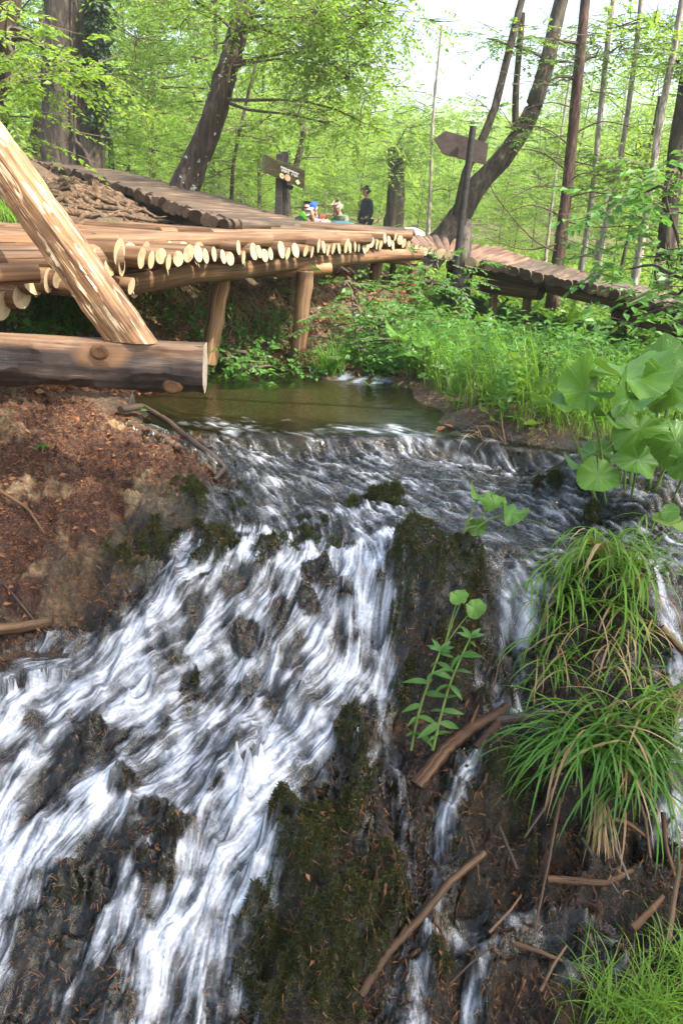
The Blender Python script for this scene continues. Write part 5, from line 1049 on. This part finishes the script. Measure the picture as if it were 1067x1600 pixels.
stick('pale straight stalk left of the hanging dead bundle', [(868, 1280, .05), (850, 1380, .05), (830, 1480, .02)], .007, .004, M_stick, .03, name='dead_stalk', cat='dead stalk')
stick('short black stick in shadow below the lower tussock', [(775, 1320, .03), (803, 1385, .02)], .008, .008, M_sticks, .03)
stick('grey stub of branch right of the dead bundle', [(940, 1310, .02), (975, 1400, .02)], .012, .01, M_sticks, .02)
stick('flat brown branch lying behind the dead bundle', [(850, 1395, .02), (940, 1400, .02), (990, 1380, .02)], .014, .01, M_drift, .02, name='branch', cat='branch')
stick('upright broken stick in the bottom right corner', [(1035, 1500, .03), (1042, 1440, .06), (1050, 1395, .08)], .010, .008, M_stick, .03)
stick('curled orange bark strip near the bottom right grass', [(980, 1480, .03), (1010, 1450, .04), (1028, 1430, .04)], .014, .008, M_drift, .03, name='bark_piece', cat='bark')
stick('short pale stick at the bottom edge of the mossy mound', [(510, 1600, .02), (535, 1535, .03)], .010, .006, M_stick, .02)
stick('pale curved branch at the right edge beside the side falls', [(1025, 1015, .04), (1055, 1045, .04), (1090, 1075, .04)], .018, .018, M_stick, .04, name='branch', cat='branch')
stick('dark slanting stick lodged at the end of the pool lip', [(795, 718, .0), (770, 690, .03), (740, 672, .05)], .010, .006, M_sticks, .02)
stick('grey twig leaning at the pool lip by the right bank', [(790, 712, .0), (782, 690, .05), (778, 672, .1)], .008, .004, M_stick, .01)
stick('dark twig under the butterbur stems at the right', [(900, 770, .02), (960, 745, .05), (1010, 700, .1), (1067, 665, .15)], .008, .005, M_sticks, .02)
stick('thin pale twig crossing under the butterbur at right edge', [(960, 790, .01), (1010, 765, .03), (1075, 740, .05)], .006, .004, M_stick, .02)
stick('dark sunken branch across the silvery shallows', [(560, 690), (600, 700), (640, 712)], .008, .004, M_sticks, .02)
for i, (a, b, lab) in enumerate((((660, 690), (700, 682), 'curled dry brown leaf stuck on the pool lip'), ((690, 672), (702, 700), 'upright reddish leaf leaning on the pool lip'))):
    p, q = gp(*a)+Vector((0, 0, .05)), gp(*b)+Vector((0, 0, .07)); O = np.array([tuple(p)]); V_l = sprays(O, np.array([tuple(q-p)]), 2, .06, .13, .5, .1, jit=.2); tag(link('dead_leaf', npmesh('dead_leaf', V_l, quads(V_l), smoothf=False), None, [L_litter]), lab, 'leaf')


def tussock(label, pix, n, L, W, az, el, bend, mat, name='grass_tussock', spreadr=.08, lift=.01, dry=0, seg=8, fan=2.2, group=None):
    B = []; base_ = [gp(*q) for q in pix]
    b0 = base_[0]
    for i in range(n+dry):
        q = random.choice(base_); x, y = q.x+random.gauss(0, spreadr), q.y+random.gauss(0, spreadr*.7); B.append((x, y, gzf(x, y)+lift))
    B = np.array(B); N = len(B); A = az+rng.uniform(-fan/2, fan/2, N)*np.where(rng.random(N) < .85, 1, 2.2)
    Ls = L*rng.uniform(.45, 1.15, N); V, F = blades(B, A, Ls, W*rng.uniform(.6, 1.2, N), el+rng.normal(0, .22, N), bend*rng.uniform(.6, 1.25, N), seg, tw=.0)
    mi = np.repeat((np.arange(N) >= n).astype(int), seg); o = link(name, npmesh(name, V-np.array(b0), F, mi=mi), None, [mat, L_dry]); o.location = b0; return tag(o, label, 'grass', group)
tussock('large arching grass tussock on top of the right hand fall', [(880, 930), (920, 910), (960, 930), (860, 960), (985, 950), (900, 900), (935, 900)], 185, .44, .011, R(-95), 1.2, 2.7, L_grass, spreadr=.045, dry=26, lift=.03)
tussock('hanging grass skirt of the right hand tussock, mixed with straw', [(850, 985), (900, 990), (950, 990), (990, 1000), (870, 1040), (960, 1040)], 95, .30, .009, R(-95), .35, 1.9, L_grass, spreadr=.05, dry=45, lift=.03)
tussock('long loose blades rising over the right hand tussock', [(970, 900), (1000, 910), (940, 890)], 34, .50, .0065, R(-60), 1.5, 3.3, L_grass, spreadr=.04, fan=4.5, lift=.03)
tussock('lower wide grass tussock with broad blades hanging left', [(930, 1200), (960, 1180), (900, 1180), (990, 1200), (1020, 1190), (940, 1140), (980, 1240)], 230, .50, .0115, R(-105), .9, 2.3, L_grass2, spreadr=.05, dry=40, lift=.03, fan=2.8)
tussock('blades reaching right from the lower tussock', [(1000, 1160), (1040, 1150), (1020, 1120)], 70, .36, .0095, R(-60), 1.15, 2.2, L_grass, spreadr=.045, dry=30, lift=.03, fan=3)
tussock('broad dark blades sweeping left from the lower tussock', [(860, 1190), (880, 1170)], 34, .36, .0085, R(-165), .75, 1.9, L_grass2, spreadr=.03, fan=1.1, lift=.04)
tussock('soft bright grass clump in the bottom right corner', [(960, 1590), (1020, 1580), (1000, 1620), (940, 1620), (1050, 1600), (1060, 1540)], 560, .24, .0046, R(90), 1.25, 1.7, L_grass, spreadr=.06, fan=6.28, lift=.0)
tussock('fountain shaped grass clump between pale post and pool end', [(510, 585), (520, 583)], 170, .36, .008, R(-90), 1.35, 1.7, L_grass2, spreadr=.05, fan=6.28)
tussock('grass tuft hanging on the bank under the near boardwalk', [(90, 505), (115, 510), (70, 500), (105, 490)], 420, .34, .007, R(-90), 1.1, 2.2, L_grass2, spreadr=.1, dry=80, fan=4)
tussock('sparse grass tuft on the bank right of the slanting brace', [(235, 470), (255, 480), (225, 490)], 190, .30, .006, R(-90), .9, 2.2, L_grass2, spreadr=.12, dry=60, fan=4)
tussock('small grass tuft at the left edge beside the root mound', [(15, 345), (35, 350), (0, 340)], 260, .30, .012, R(-90), 1.3, 1.4, L_grass, spreadr=.14, fan=6)
tussock('yellow green arching grass on the right bank before the butterbur', [(880, 660), (900, 650), (860, 650), (870, 630)], 260, .42, .007, R(-120), 1.4, 2.3, L_grass, spreadr=.12, fan=4)
tussock('pale blades bending over the pool end', [(760, 690), (790, 700)], 24, .34, .006, R(-150), 1.1, 2.4, L_dry, spreadr=.05, fan=2)
tussock('dry straw hanging over the bank left of the pale post', [(350, 470), (380, 475), (410, 480), (330, 465), (440, 480)], 60, .30, .005, R(-90), .3, 1.8, L_grass2, spreadr=.12, dry=420, fan=2.4, name='straw_tuft')
tussock('dry straw curtain on the bank behind the slanting brace', [(250, 455), (280, 460), (215, 450)], 50, .28, .005, R(-90), .3, 1.8, L_grass2, spreadr=.12, dry=260, fan=2.4, name='straw_tuft')

# leaves as small curved surfaces
def leaf_surface(kind, n1=9, n2=5):
    V, UV = [], []
    if kind == 'round':                  # kidney shaped butterbur leaf, petiole joins at the notch
        nth = 72; nr = 8
        for j in range(nr+1):
            r = j/nr
            for i in range(nth+1):
                th = (i/nth*2-1)*R(175); rim = (.86+.20*cos(th)*.5+.07*abs(sin(th)))*(1+.022*sin(th*27)+.018*sin(th*41)+.035*sin(th*7+1))
                q = r*rim; z = .36*(r**1.6)*(.5+.5*cos(2*th+.4))-.10*r*r+.035*sin(th*7)*r*r+.10*sin(th*3+.5)*r*r+.008*cos(th*11*180/163)*r
                V.append((q*sin(th), q*cos(th)*.95, z)); UV.append((i/nth, r))
        F = [(j*(nth+1)+i, j*(nth+1)+i+1, (j+1)*(nth+1)+i+1, (j+1)*(nth+1)+i) for j in range(nr) for i in range(nth)]
    else:                                # lance shaped, folded along the midrib, curling down
        for i in range(n1+1):
            t = i/n1; w_ = (.28 if kind == 'lance' else .5)*sin(pi*t**.8)**.9*(1-.15*t); 
            for j in range(n2): s_ = (j/(n2-1)*2-1); V.append((w_*.5*s_, t, .12*abs(s_)*w_-.28*t*t)); UV.append((s_*.5+.5, t))
        F = [(i*n2+j, i*n2+j+1, (i+1)*n2+j+1, (i+1)*n2+j) for i in range(n1) for j in range(n2-1)]
    return V, F, UV
k = NT('butterbur_leaf'); tc = k.n('TexCoord').outputs['UV']; sx = k.n('SeparateXYZ', {0: tc}); u_, v_uv = sx.outputs[0], sx.outputs[1]
vein = k.math('ABSOLUTE', k.math('SUBTRACT', k.math('FRACT', k.math('MULTIPLY', u_, 11.)), .5)); vein = k.ramp(vein, [(0.0, (1, 1, 1)), (.05, (0, 0, 0))])
fine = k.n('TexVoronoi', {0: k.n('TexCoord').outputs['Object'], 'Scale': 60.}, feature='DISTANCE_TO_EDGE').outputs[0]; fv = k.ramp(fine, [(0, (1, 1, 1)), (.06, (0, 0, 0))])
nz = k.noise(k.n('TexCoord').outputs['Object'], 12, 4); rnd = k.n('ObjectInfo').outputs['Random']
c = k.mix(k.math('ADD', k.math('MULTIPLY', nz, .7), k.math('MULTIPLY', rnd, .4), clamp=True), (.03, .115, .009), (.13, .28, .022)); c = k.mix(k.math('MULTIPLY', vein, .75), c, (.20, .32, .09)); c = k.mix(k.math('MULTIPLY', fv, .18), c, (.2, .34, .1))
bmp = k.bump(k.math('ADD', k.math('MULTIPLY', fv, -.5), k.math('MULTIPLY', vein, -.8)), .6, .004)
L_butter = k.surf(k.n('MixShader', {0: .25, 1: k.prin(c, .33, bmp, spec=.45), 2: k.n('BsdfTranslucent', {0: k.mix(.5, c, (.3, .55, .06))}).outputs[0]}).outputs[0])
M_stem = plain('green_stem', (.16, .24, .06), .5); M_stemr = plain('reddish_stem', (.22, .10, .06), .5)
SURF = {k_: leaf_surface(k_) for k_ in ('round', 'lance', 'oval')}
def put_leaf(parent, kind, pos, heading, normal, size, mat=None, name='leaf', sx=1.0, flat=1.0):
    h = Vector(heading).normalized(); n_ = Vector(normal); n_ = (n_-h*n_.dot(h)).normalized(); x = h.cross(n_); Mx = Matrix((x*size*sx, h*size, n_*size*flat)).transposed()
    V, F, UV = SURF[kind]; mb = MB(); pos = Vector(pos)
    jz = [random.uniform(.6, 1.5) for _ in range(3)]
    mb.add([pos+Mx @ Vector((v[0], v[1], v[2]*jz[0]+.06*sin(v[0]*4*jz[1]+jz[2]*3)*v[1])) for v in V], F, 0, UV); mb.build(name, [mat or L_herb], parent); return pos
def put_stem(parent, pts, r0, r1, mat=None, name='stem'):
    P = [Vector(p) for p in pts]; Q = []
    for i in range(len(P)-1): Q += [P[i].lerp(P[i+1], t/4) for t in range(4)]
    Q.append(P[-1]); Q = [Q[0]]+[(Q[i-1]+Q[i]*2+Q[i+1])/4 for i in range(1, len(Q)-1)]+[Q[-1]]
    mb = MB(); mb.tube(Q, [r0+(r1-r0)*i/(len(Q)-1) for i in range(len(Q))], 7, 0); return mb.build(name, [mat or M_stem], parent)
def butterbur(label, leaves, mat=None):
    """leaves: (px, py, D, size, heading, normal, stem base px, py)"""
    b = gp(leaves[0][6], leaves[0][7]); root = empty('butterbur_plant', b); tag(root, label, 'plant')
    for (px, py, D, s_, hd, nm, bx, by) in leaves:
        p = at(px, py, D); q = gp(bx, by)-Vector((0, 0, .03)); put_stem(root, [q, q.lerp(p, .5)+Vector((random.uniform(-.02, .02), 0, .03)), p-Vector((0, 0, .0))], .0085*(s_/.16)**.5, .005, M_stem)
        put_leaf(root, 'round', p, hd, (nm[0], nm[1]*(.15 if hd[2] > -.5 else 1), nm[2]), s_*.95, L_butter, flat=1.9)
butterbur('large butterbur with broad round leaves on the right bank', [
    (975, 588, 3.95, .26, (.75, .1, .12), (-.15, -.45, .9), 985, 770), (915, 612, 3.9, .17, (-.2, .3, .35), (-.1, -.5, .9), 945, 765), (872, 630, 3.85, .155, (-.8, -.35, -.05), (.0, -.3, 1), 937, 790), (985, 622, 3.75, .15, (.6, -.5, -.35), (.1, -.3, 1), 975, 775),
    (1000, 672, 3.65, .155, (.3, -.75, -.35), (-.2, -.75, .75), 955, 770), (960, 655, 3.72, .13, (-.7, -.2, .1), (.2, -.6, .8), 968, 765),
    (1048, 600, 3.9, .17, (.3, -.5, -.55), (-.5, -.4, .6), 1010, 770), (1035, 570, 4.1, .17, (.2, .5, .4), (-.3, -.6, .7), 1015, 765), (1055, 690, 3.7, .15, (.5, -.6, -.6), (-.4, -.5, .7), 1020, 770),
    (934, 742, 3.55, .115, (.1, -.75, -.75), (-.1, -.9, .6), 948, 788), (997, 718, 3.55, .12, (-.1, -.5, -.8), (.35, -.75, .55), 985, 780), (905, 726, 3.9, .10, (-.8, .2, .0), (0, -.3, 1), 930, 770), (930, 710, 4.05, .11, (.3, .5, .1), (.1, -.3, 1), 950, 770),
    (1056, 640, 4.0, .2, (.6, .2, .1), (0, -.5, .8), 1030, 760), (1075, 720, 3.6, .12, (.3, -.6, -.5), (-.3, -.6, .7), 1050, 775)])
butterbur('small butterbur with edge on leaves sprouting from the boulder in the stream', [
    (748, 775, 3.3, .075, (-.5, .1, .25), (.1, -.35, .95), 714, 883), (772, 785, 3.25, .06, (.3, -.7, -.3), (-.2, -.7, .6), 716, 884), (798, 800, 3.2, .085, (.85, -.25, -.25), (.1, -.5, .9), 718, 886), (745, 822, 3.25, .05, (-.1, -.2, -.9), (-.4, -.8, .1), 715, 884)])
butterbur('low butterbur seedlings with pale leaves at the right bank waterline', [(800, 610, 5.5, .085, (-.8, -.1, .1), (.1, -.5, .9), 815, 680), (785, 655, 5.2, .08, (-.7, -.4, -.1), (.1, -.6, .8), 800, 690), (805, 650, 5.1, .085, (.5, -.6, -.2), (0, -.7, .7), 808, 692), (815, 668, 5.0, .06, (.6, -.3, -.3), (0, -.7, .7), 812, 694), (768, 668, 5.2, .06, (-.6, -.3, -.1), (0, -.6, .8), 796, 692), (855, 680, 4.9, .05, (.3, -.5, -.2), (0, -.8, .6), 850, 705)])
butterbur('tall butterbur standing at the far end of the pool', [(655, 535, 6.4, .18, (-.5, -.2, -.05), (.0, -.35, .9), 640, 592), (622, 522, 6.6, .15, (-.8, .1, .1), (.1, -.4, .9), 638, 594), (690, 560, 6.3, .16, (.7, -.4, -.25), (-.1, -.5, .9), 645, 595), (640, 552, 6.2, .12, (-.3, -.7, -.35), (0, -.6, .8), 642, 594), (672, 540, 6.7, .14, (.5, .4, .2), (0, -.4, .9), 648, 592)])
butterbur('butterbur leaves rising out of the meadow behind', [(760, 500, 7.6, .13, (-.5, -.4, 0), (0, -.5, .9), 755, 560), (790, 520, 7.2, .12, (.6, -.4, -.1), (0, -.5, .9), 785, 570), (730, 528, 7.0, .13, (.6, -.3, -.1), (0, -.4, .9), 735, 570), (910, 500, 7.4, .16, (-.6, -.3, .1), (0, -.4, .9), 915, 570), (940, 520, 7.2, .14, (.6, -.4, -.1), (0, -.5, .9), 935, 580)])
butterbur('torn pale butterbur leaf trailing into the riffle behind the pool', [(585, 602, 6.35, .09, (-.8, -.3, -.15), (.1, -.5, .8), 618, 590)])
# the lance leaved herb hanging on the mossy boulder
herb = empty('herb_plant', gp(670, 1150)); tag(herb, 'herb with lance shaped leaves on two stems against the mossy boulder', 'plant')
for st in ([(642, 1172, 2.62), (655, 1110, 2.64), (672, 1060, 2.66), (688, 1015, 2.72)], [(676, 1172, 2.58), (688, 1120, 2.6), (706, 1060, 2.62), (735, 995, 2.66)]):
    P = [Vector(q) for q in pix_poly(st, 6)]; put_stem(herb, P, .006, .0035)
    for i in range(3, len(P), 2):
        for s_ in (-1, 1):
            if random.random() < .12: continue
            a_ = i*1.1; hd = Vector((s_*random.uniform(.3, 1), random.uniform(-1.1, .3), random.uniform(-.2, .7))); put_leaf(herb, 'lance', P[i], hd, (random.uniform(-.7, .7), random.uniform(-.6, .1), .8), random.uniform(.05, .11), L_herb, sx=1.15, flat=1.6)
    for j in range(6): put_leaf(herb, 'lance', P[-1], (cos(j), sin(j)*.5-.2, .5), (0, -.6, .7), .055, L_herb, sx=1.3)
sd1 = empty('seedling', gp(690, 1000)); tag(sd1, 'thin stemmed seedling with three round leaves above the lance leaved herb', 'plant')
for (px, py, D, s_, hd) in ((716, 932, 2.92, .045, (.5, -.5, -.1)), (742, 950, 2.88, .05, (.8, -.4, -.2)), (722, 935, 2.95, .025, (-.8, -.3, .2))):
    p = at(px, py, D); q = at(694, 1010, 2.86); put_stem(sd1, [q, q.lerp(p, .5)+Vector((0, 0, .015)), p], .003, .002, M_stem); put_leaf(sd1, 'round', p, hd, (0, -.6, .8), s_, L_butter)
sd2 = empty('seedling', gp(70, 712)); tag(sd2, 'tiny bright seedling growing in the reddish pine litter', 'plant')
for a_ in range(6): put_leaf(sd2, 'oval', gp(68, 712)+Vector((0, 0, .03)), (cos(a_*1.05), sin(a_*1.05), .15), (0, 0, 1), .045, L_herb)
put_stem(sd2, [gp(68, 712)-Vector((0, 0, .01)), gp(68, 712)+Vector((0, 0, .03))], .003, .002)
sd3 = empty('seedling', gp(1045, 800)); tag(sd3, 'yellowing little plant at the right edge below the butterbur', 'plant')
for j, (px, py) in enumerate(((1045, 800), (1035, 812), (1058, 818))): put_leaf(sd3, 'round', at(px, py, 3.45), (cos(j*2), -.6, -.3), (-.2, -.8, .5), .05, L_yellow if j else L_butter)
sd4 = empty('seedling', gp(218, 655)); tag(sd4, 'small green sprig on the dark curved root', 'plant')
for j in range(3): put_leaf(sd4, 'oval', gp(220, 655)+Vector((0, 0, .06)), (cos(j*1.5), -.3, .3), (0, -.4, 1), .05, L_herb)
rs_ = random.Random(8)
for (x0, y0, x1, y1, r_, mt, lab) in ((905,1330,960,1420,.008,M_sticks,'dark wet stick crossing behind the dead bundle'), (760,1480,810,1420,.006,M_stick,'short pale twig below the foam ledge trickle'), (800,1500,880,1530,.010,M_drift,'reddish wood chip stack edge near the bottom right grass'), (985,1250,1010,1370,.008,M_stick,'straight pale stalk hanging right of the dead bundle'), (1030,1290,1050,1400,.010,M_drift,'reddish hanging root at the right edge'), (700,1560,770,1500,.005,M_sticks,'thin black twig at the bottom beside the branch'), (860,1250,815,1330,.006,M_sticks,'black twig hanging left of the dead bundle'), (955,1300,1005,1330,.012,M_drift,'short thick wood piece under the lower tussock'), (730,1330,745,1400,.004,M_stick,'thin pale straw beside the small trickle'), (590,1230,640,1245,.005,M_sticks,'small dark twig lying left of the driftwood log'), (840,1570,880,1500,.006,M_stick,'slim tan stick left of the bottom corner grass')):
    stick(lab, [(x0, y0, .02), ((x0+x1)/2+rs_.uniform(-8, 8), (y0+y1)/2, .035), (x1, y1, .02)], r_, r_*.6, mt, .02)
# ================================================================== MEADOW AND GROUND COVER (uncountable)
def scatter(polys, n, zmin=None):
    out = []
    import itertools
    W = [[(hit(px, py)) for px, py in pl] for pl in polys]
    for pl in W:
        xs = [p.x for p in pl]; ys = [p.y for p in pl]; cnt = 0; m = n//len(W); x = rng.uniform(min(xs), max(xs), m*4); y = rng.uniform(min(ys), max(ys), m*4); ins = np.zeros(len(x), bool); j = len(pl)-1
        for i in range(len(pl)):
            c_ = ((ys[i] > y) != (ys[j] > y)) & (x < (xs[j]-xs[i])*(y-ys[i])/(ys[j]-ys[i]+1e-9)+xs[i]); ins ^= c_; j = i
        x, y = x[ins][:m], y[ins][:m]; out.append(np.stack([x, y, gz(x, y)], -1))
    return np.concatenate(out)
meadow = [[(640, 600), (700, 642), (760, 672), (850, 690), (960, 716), (1120, 740), (1200, 600), (1200, 505), (1000, 525), (860, 500), (740, 490), (650, 510), (610, 560)]]
MH = lambda S: .50-.30*smooth(6.2, 8.0, S[:, 1])
S = scatter(meadow, 13000); az = rng.uniform(0, 6.28, len(S)); V1, F1 = blades(S, az, MH(S)*rng.uniform(.4, 1.2, len(S)), .006*rng.uniform(.6, 1.4, len(S)), 1.45, 1.2*rng.uniform(.3, 1.5, len(S)), 6)
S2_ = scatter(meadow, 1500); S2_[:, 2] += .02; up_ = np.tile([1., .3, 0], (len(S2_), 1)); hh = MH(S2_)*rng.uniform(.5, 1.25, len(S2_)); dd = rng.standard_normal((len(S2_), 3))*.12+np.array([0, 0, 1.])
V2 = sprays(S2_, dd, 20, hh, .085, .32, 0.0, up=up_, whorl=True); V3 = twigs(S2_, dd, hh, .003); S3 = scatter(meadow, 1100); S3[:, 2] += rng.uniform(0, .3, len(S3)); V4 = sprays(S3, rng.standard_normal((len(S3), 3)), 5, .14, .085, .7, .1)
V, F, m = join([(V1, F1, 0), (V2, quads(V2), 1), (V3, quads(V3), 1), (V4, quads(V4), 2)])
tag(link('meadow_growth', npmesh('meadow_growth', V, F, mi=m), None, [L_grass, L_herb, L_mid]), 'dense lush grass and herbs covering the right bank', 'undergrowth', kind='stuff')
under = [[(640, 480), (560, 500), (520, 560), (560, 585), (640, 600), (700, 560), (720, 490)]]
S = scatter(under, 500); V1 = sprays(S+np.array([0, 0, .02]), rng.standard_normal((len(S), 3))*.4+np.array([0, 0, 1.]), 9, .2, .06, .6, 0, up=np.tile([1., 0, 0], (len(S), 1)), whorl=True)
S = scatter([[(230, 500), (460, 490), (470, 590), (330, 600)], [(0, 440), (200, 450), (230, 540), (0, 560)]], 420); V2 = sprays(S+np.array([0, 0, .01]), rng.standard_normal((len(S), 3))*.5+np.array([0, -.3, 1.]), 7, .15, .05, .6, 0, up=np.tile([1., 0, 0], (len(S), 1)), whorl=True)
V, F, m = join([(V1, quads(V1), 0), (V2, quads(V2), 0)]); tag(link('bank_herbs', npmesh('bank_herbs', V, F), None, [L_herb]), 'small herbs scattered on the shady bank', 'undergrowth', kind='stuff')
# fallen leaves on the bank, root mound and under the walkway
S = scatter([[(0, 470), (200, 470), (400, 450), (560, 430), (700, 480), (640, 590), (470, 590), (330, 600), (0, 620)], [(0, 300), (160, 282), (300, 345), (380, 366), (0, 366)]], 9000)
S[:, 2] += .012; V1 = sprays(S, rng.standard_normal((len(S), 3))*np.array([1, 1, .25]), 1, .02, .07, .6, 0, jit=.7); tag(link('leaf_litter', npmesh('leaf_litter', V1, quads(V1), smoothf=False), None, [L_litter]), 'rusty fallen leaves covering the bank', 'leaf litter', kind='stuff')
# pine litter on the left bank, from the same dry region as the ground
def on_mask(mask, n, thr=.35):
    jj, ii = np.nonzero(mask > thr); s_ = rng.integers(0, len(jj), n); x = gx[ii[s_]]+rng.uniform(-.004, .004, n); y = gy[jj[s_]]+rng.uniform(-.004, .004, n); return np.stack([x, y, gz(x, y)], -1), jj[s_], ii[s_]
S, _, _ = on_mask(dry*(FZ > -.35), 42000); S[:, 2] += rng.uniform(.0, .006, len(S)); V1 = twigs(S, rng.standard_normal((len(S), 3))*np.array([1, 1, .22]), rng.uniform(.008, .024, len(S)), .0014)
S2_, _, _ = on_mask(dry, 700); S2_[:, 2] += .006; V2 = sprays(S2_, rng.standard_normal((len(S2_), 3))*np.array([1, 1, .3]), 1, .02, .035, .55, 0, jit=.6)
V, F, m = join([(V1, quads(V1), 0), (V2, quads(V2), 1)]); tag(link('needle_litter', npmesh('needle_litter', V, F, mi=m, smoothf=False), None, [L_seed, L_litter]), 'reddish needles and bud scales littering the left bank', 'litter', kind='stuff')
# moss tufts and wet debris on the rocks
mm = moss_m*(1-dry)*np.clip(1-fm*3, 0, 1)*np.clip(.4+1.6*f2+.5*f1, 0, 1)
S, _, _ = on_mask(mm, 100000, .16); d_ = rng.standard_normal((len(S), 3))*.7+np.array([0, -.35, .75]); V1 = twigs(S, d_, rng.uniform(.007, .026, len(S)), .0022)
bare = (1-dry)*np.clip(1-fm*10, 0, 1)*(FY < 3.45)
S, _, _ = on_mask(bare, 60000, .5); V2 = twigs(S+np.array([0, 0, .002]), rng.standard_normal((len(S), 3))*.8+np.array([0, -.5, -.1]), rng.uniform(.01, .035, len(S)), .0017)
S, _, _ = on_mask(bare, 1200, .5); V3 = sprays(S+np.array([0, 0, .004]), rng.standard_normal((len(S), 3))*np.array([1, 1, .5]), 1, .01, .028, .5, 0, jit=.7)
V, F, m = join([(V1, quads(V1), 0), (V2, quads(V2), 1), (V3, quads(V3), 2)])
tag(link('moss_and_debris', npmesh('moss_and_debris', V, F, mi=m, smoothf=False), None, [L_moss, L_seed, L_litter]), 'moss tufts and washed up plant debris on the wet tufa', 'moss', kind='stuff')

# tangle of fine roots and twigs under the right hand tussocks
S, _, _ = on_mask((rug > .4)*(1-dry), 2600, .3); parts = []
for p in S:
    if random.random() < .55 and fbm(np.array([p[0]*4]), np.array([p[1]*4]), 2)[0] < .1: continue
    L_ = random.uniform(.05, .22); a_ = random.gauss(-pi/2, .7); q = p+np.array([cos(a_)*L_*.5, sin(a_)*L_*.5, 0]); q[2] = gzf(q[0], q[1])+random.uniform(-.01, .03); p = p+np.array([0, 0, random.uniform(0, .04)])
    V2, F2 = tube_np(curve(p, q, .05, .15, 5), np.linspace(random.choice((.0015, .002, .003, .004, .008)), .001, 5), 5); parts.append((V2, F2, 0))
V, F, m = join(parts); B_tangle = bark_mat('tangled_root_bark', (.012, .006, .004), (.09, .045, .022), (.34, .2, .11), scale=3)
tag(link('root_tangle', npmesh('root_tangle', V, F), None, [B_tangle]), 'tangle of fine dark roots and twigs under the hanging grass', 'root tangle', kind='stuff')
# ================================================================== AIR
mb = MB(); Mx = Matrix.Translation((0, 62, 13.0)); mb.box(Mx, 420, 200, 37); hz = mb.build('haze', [], None, smoothf=False)
k = NT('haze_air'); v = k.n('VolumePrincipled', {'Color': (.93, 1, .84, 1), 'Density': HAZE_DENS, 'Anisotropy': .2}).outputs[0]; k.t.links.new(v, k.out.inputs[1]); hz.data.materials.append(k.m); tag(hz, 'thin bright haze hanging in the wood', 'haze', kind='stuff')
scene.cycles.volume_bounces = 0; scene.cycles.volume_step_rate = 4; scene.cycles.volume_max_steps = 64
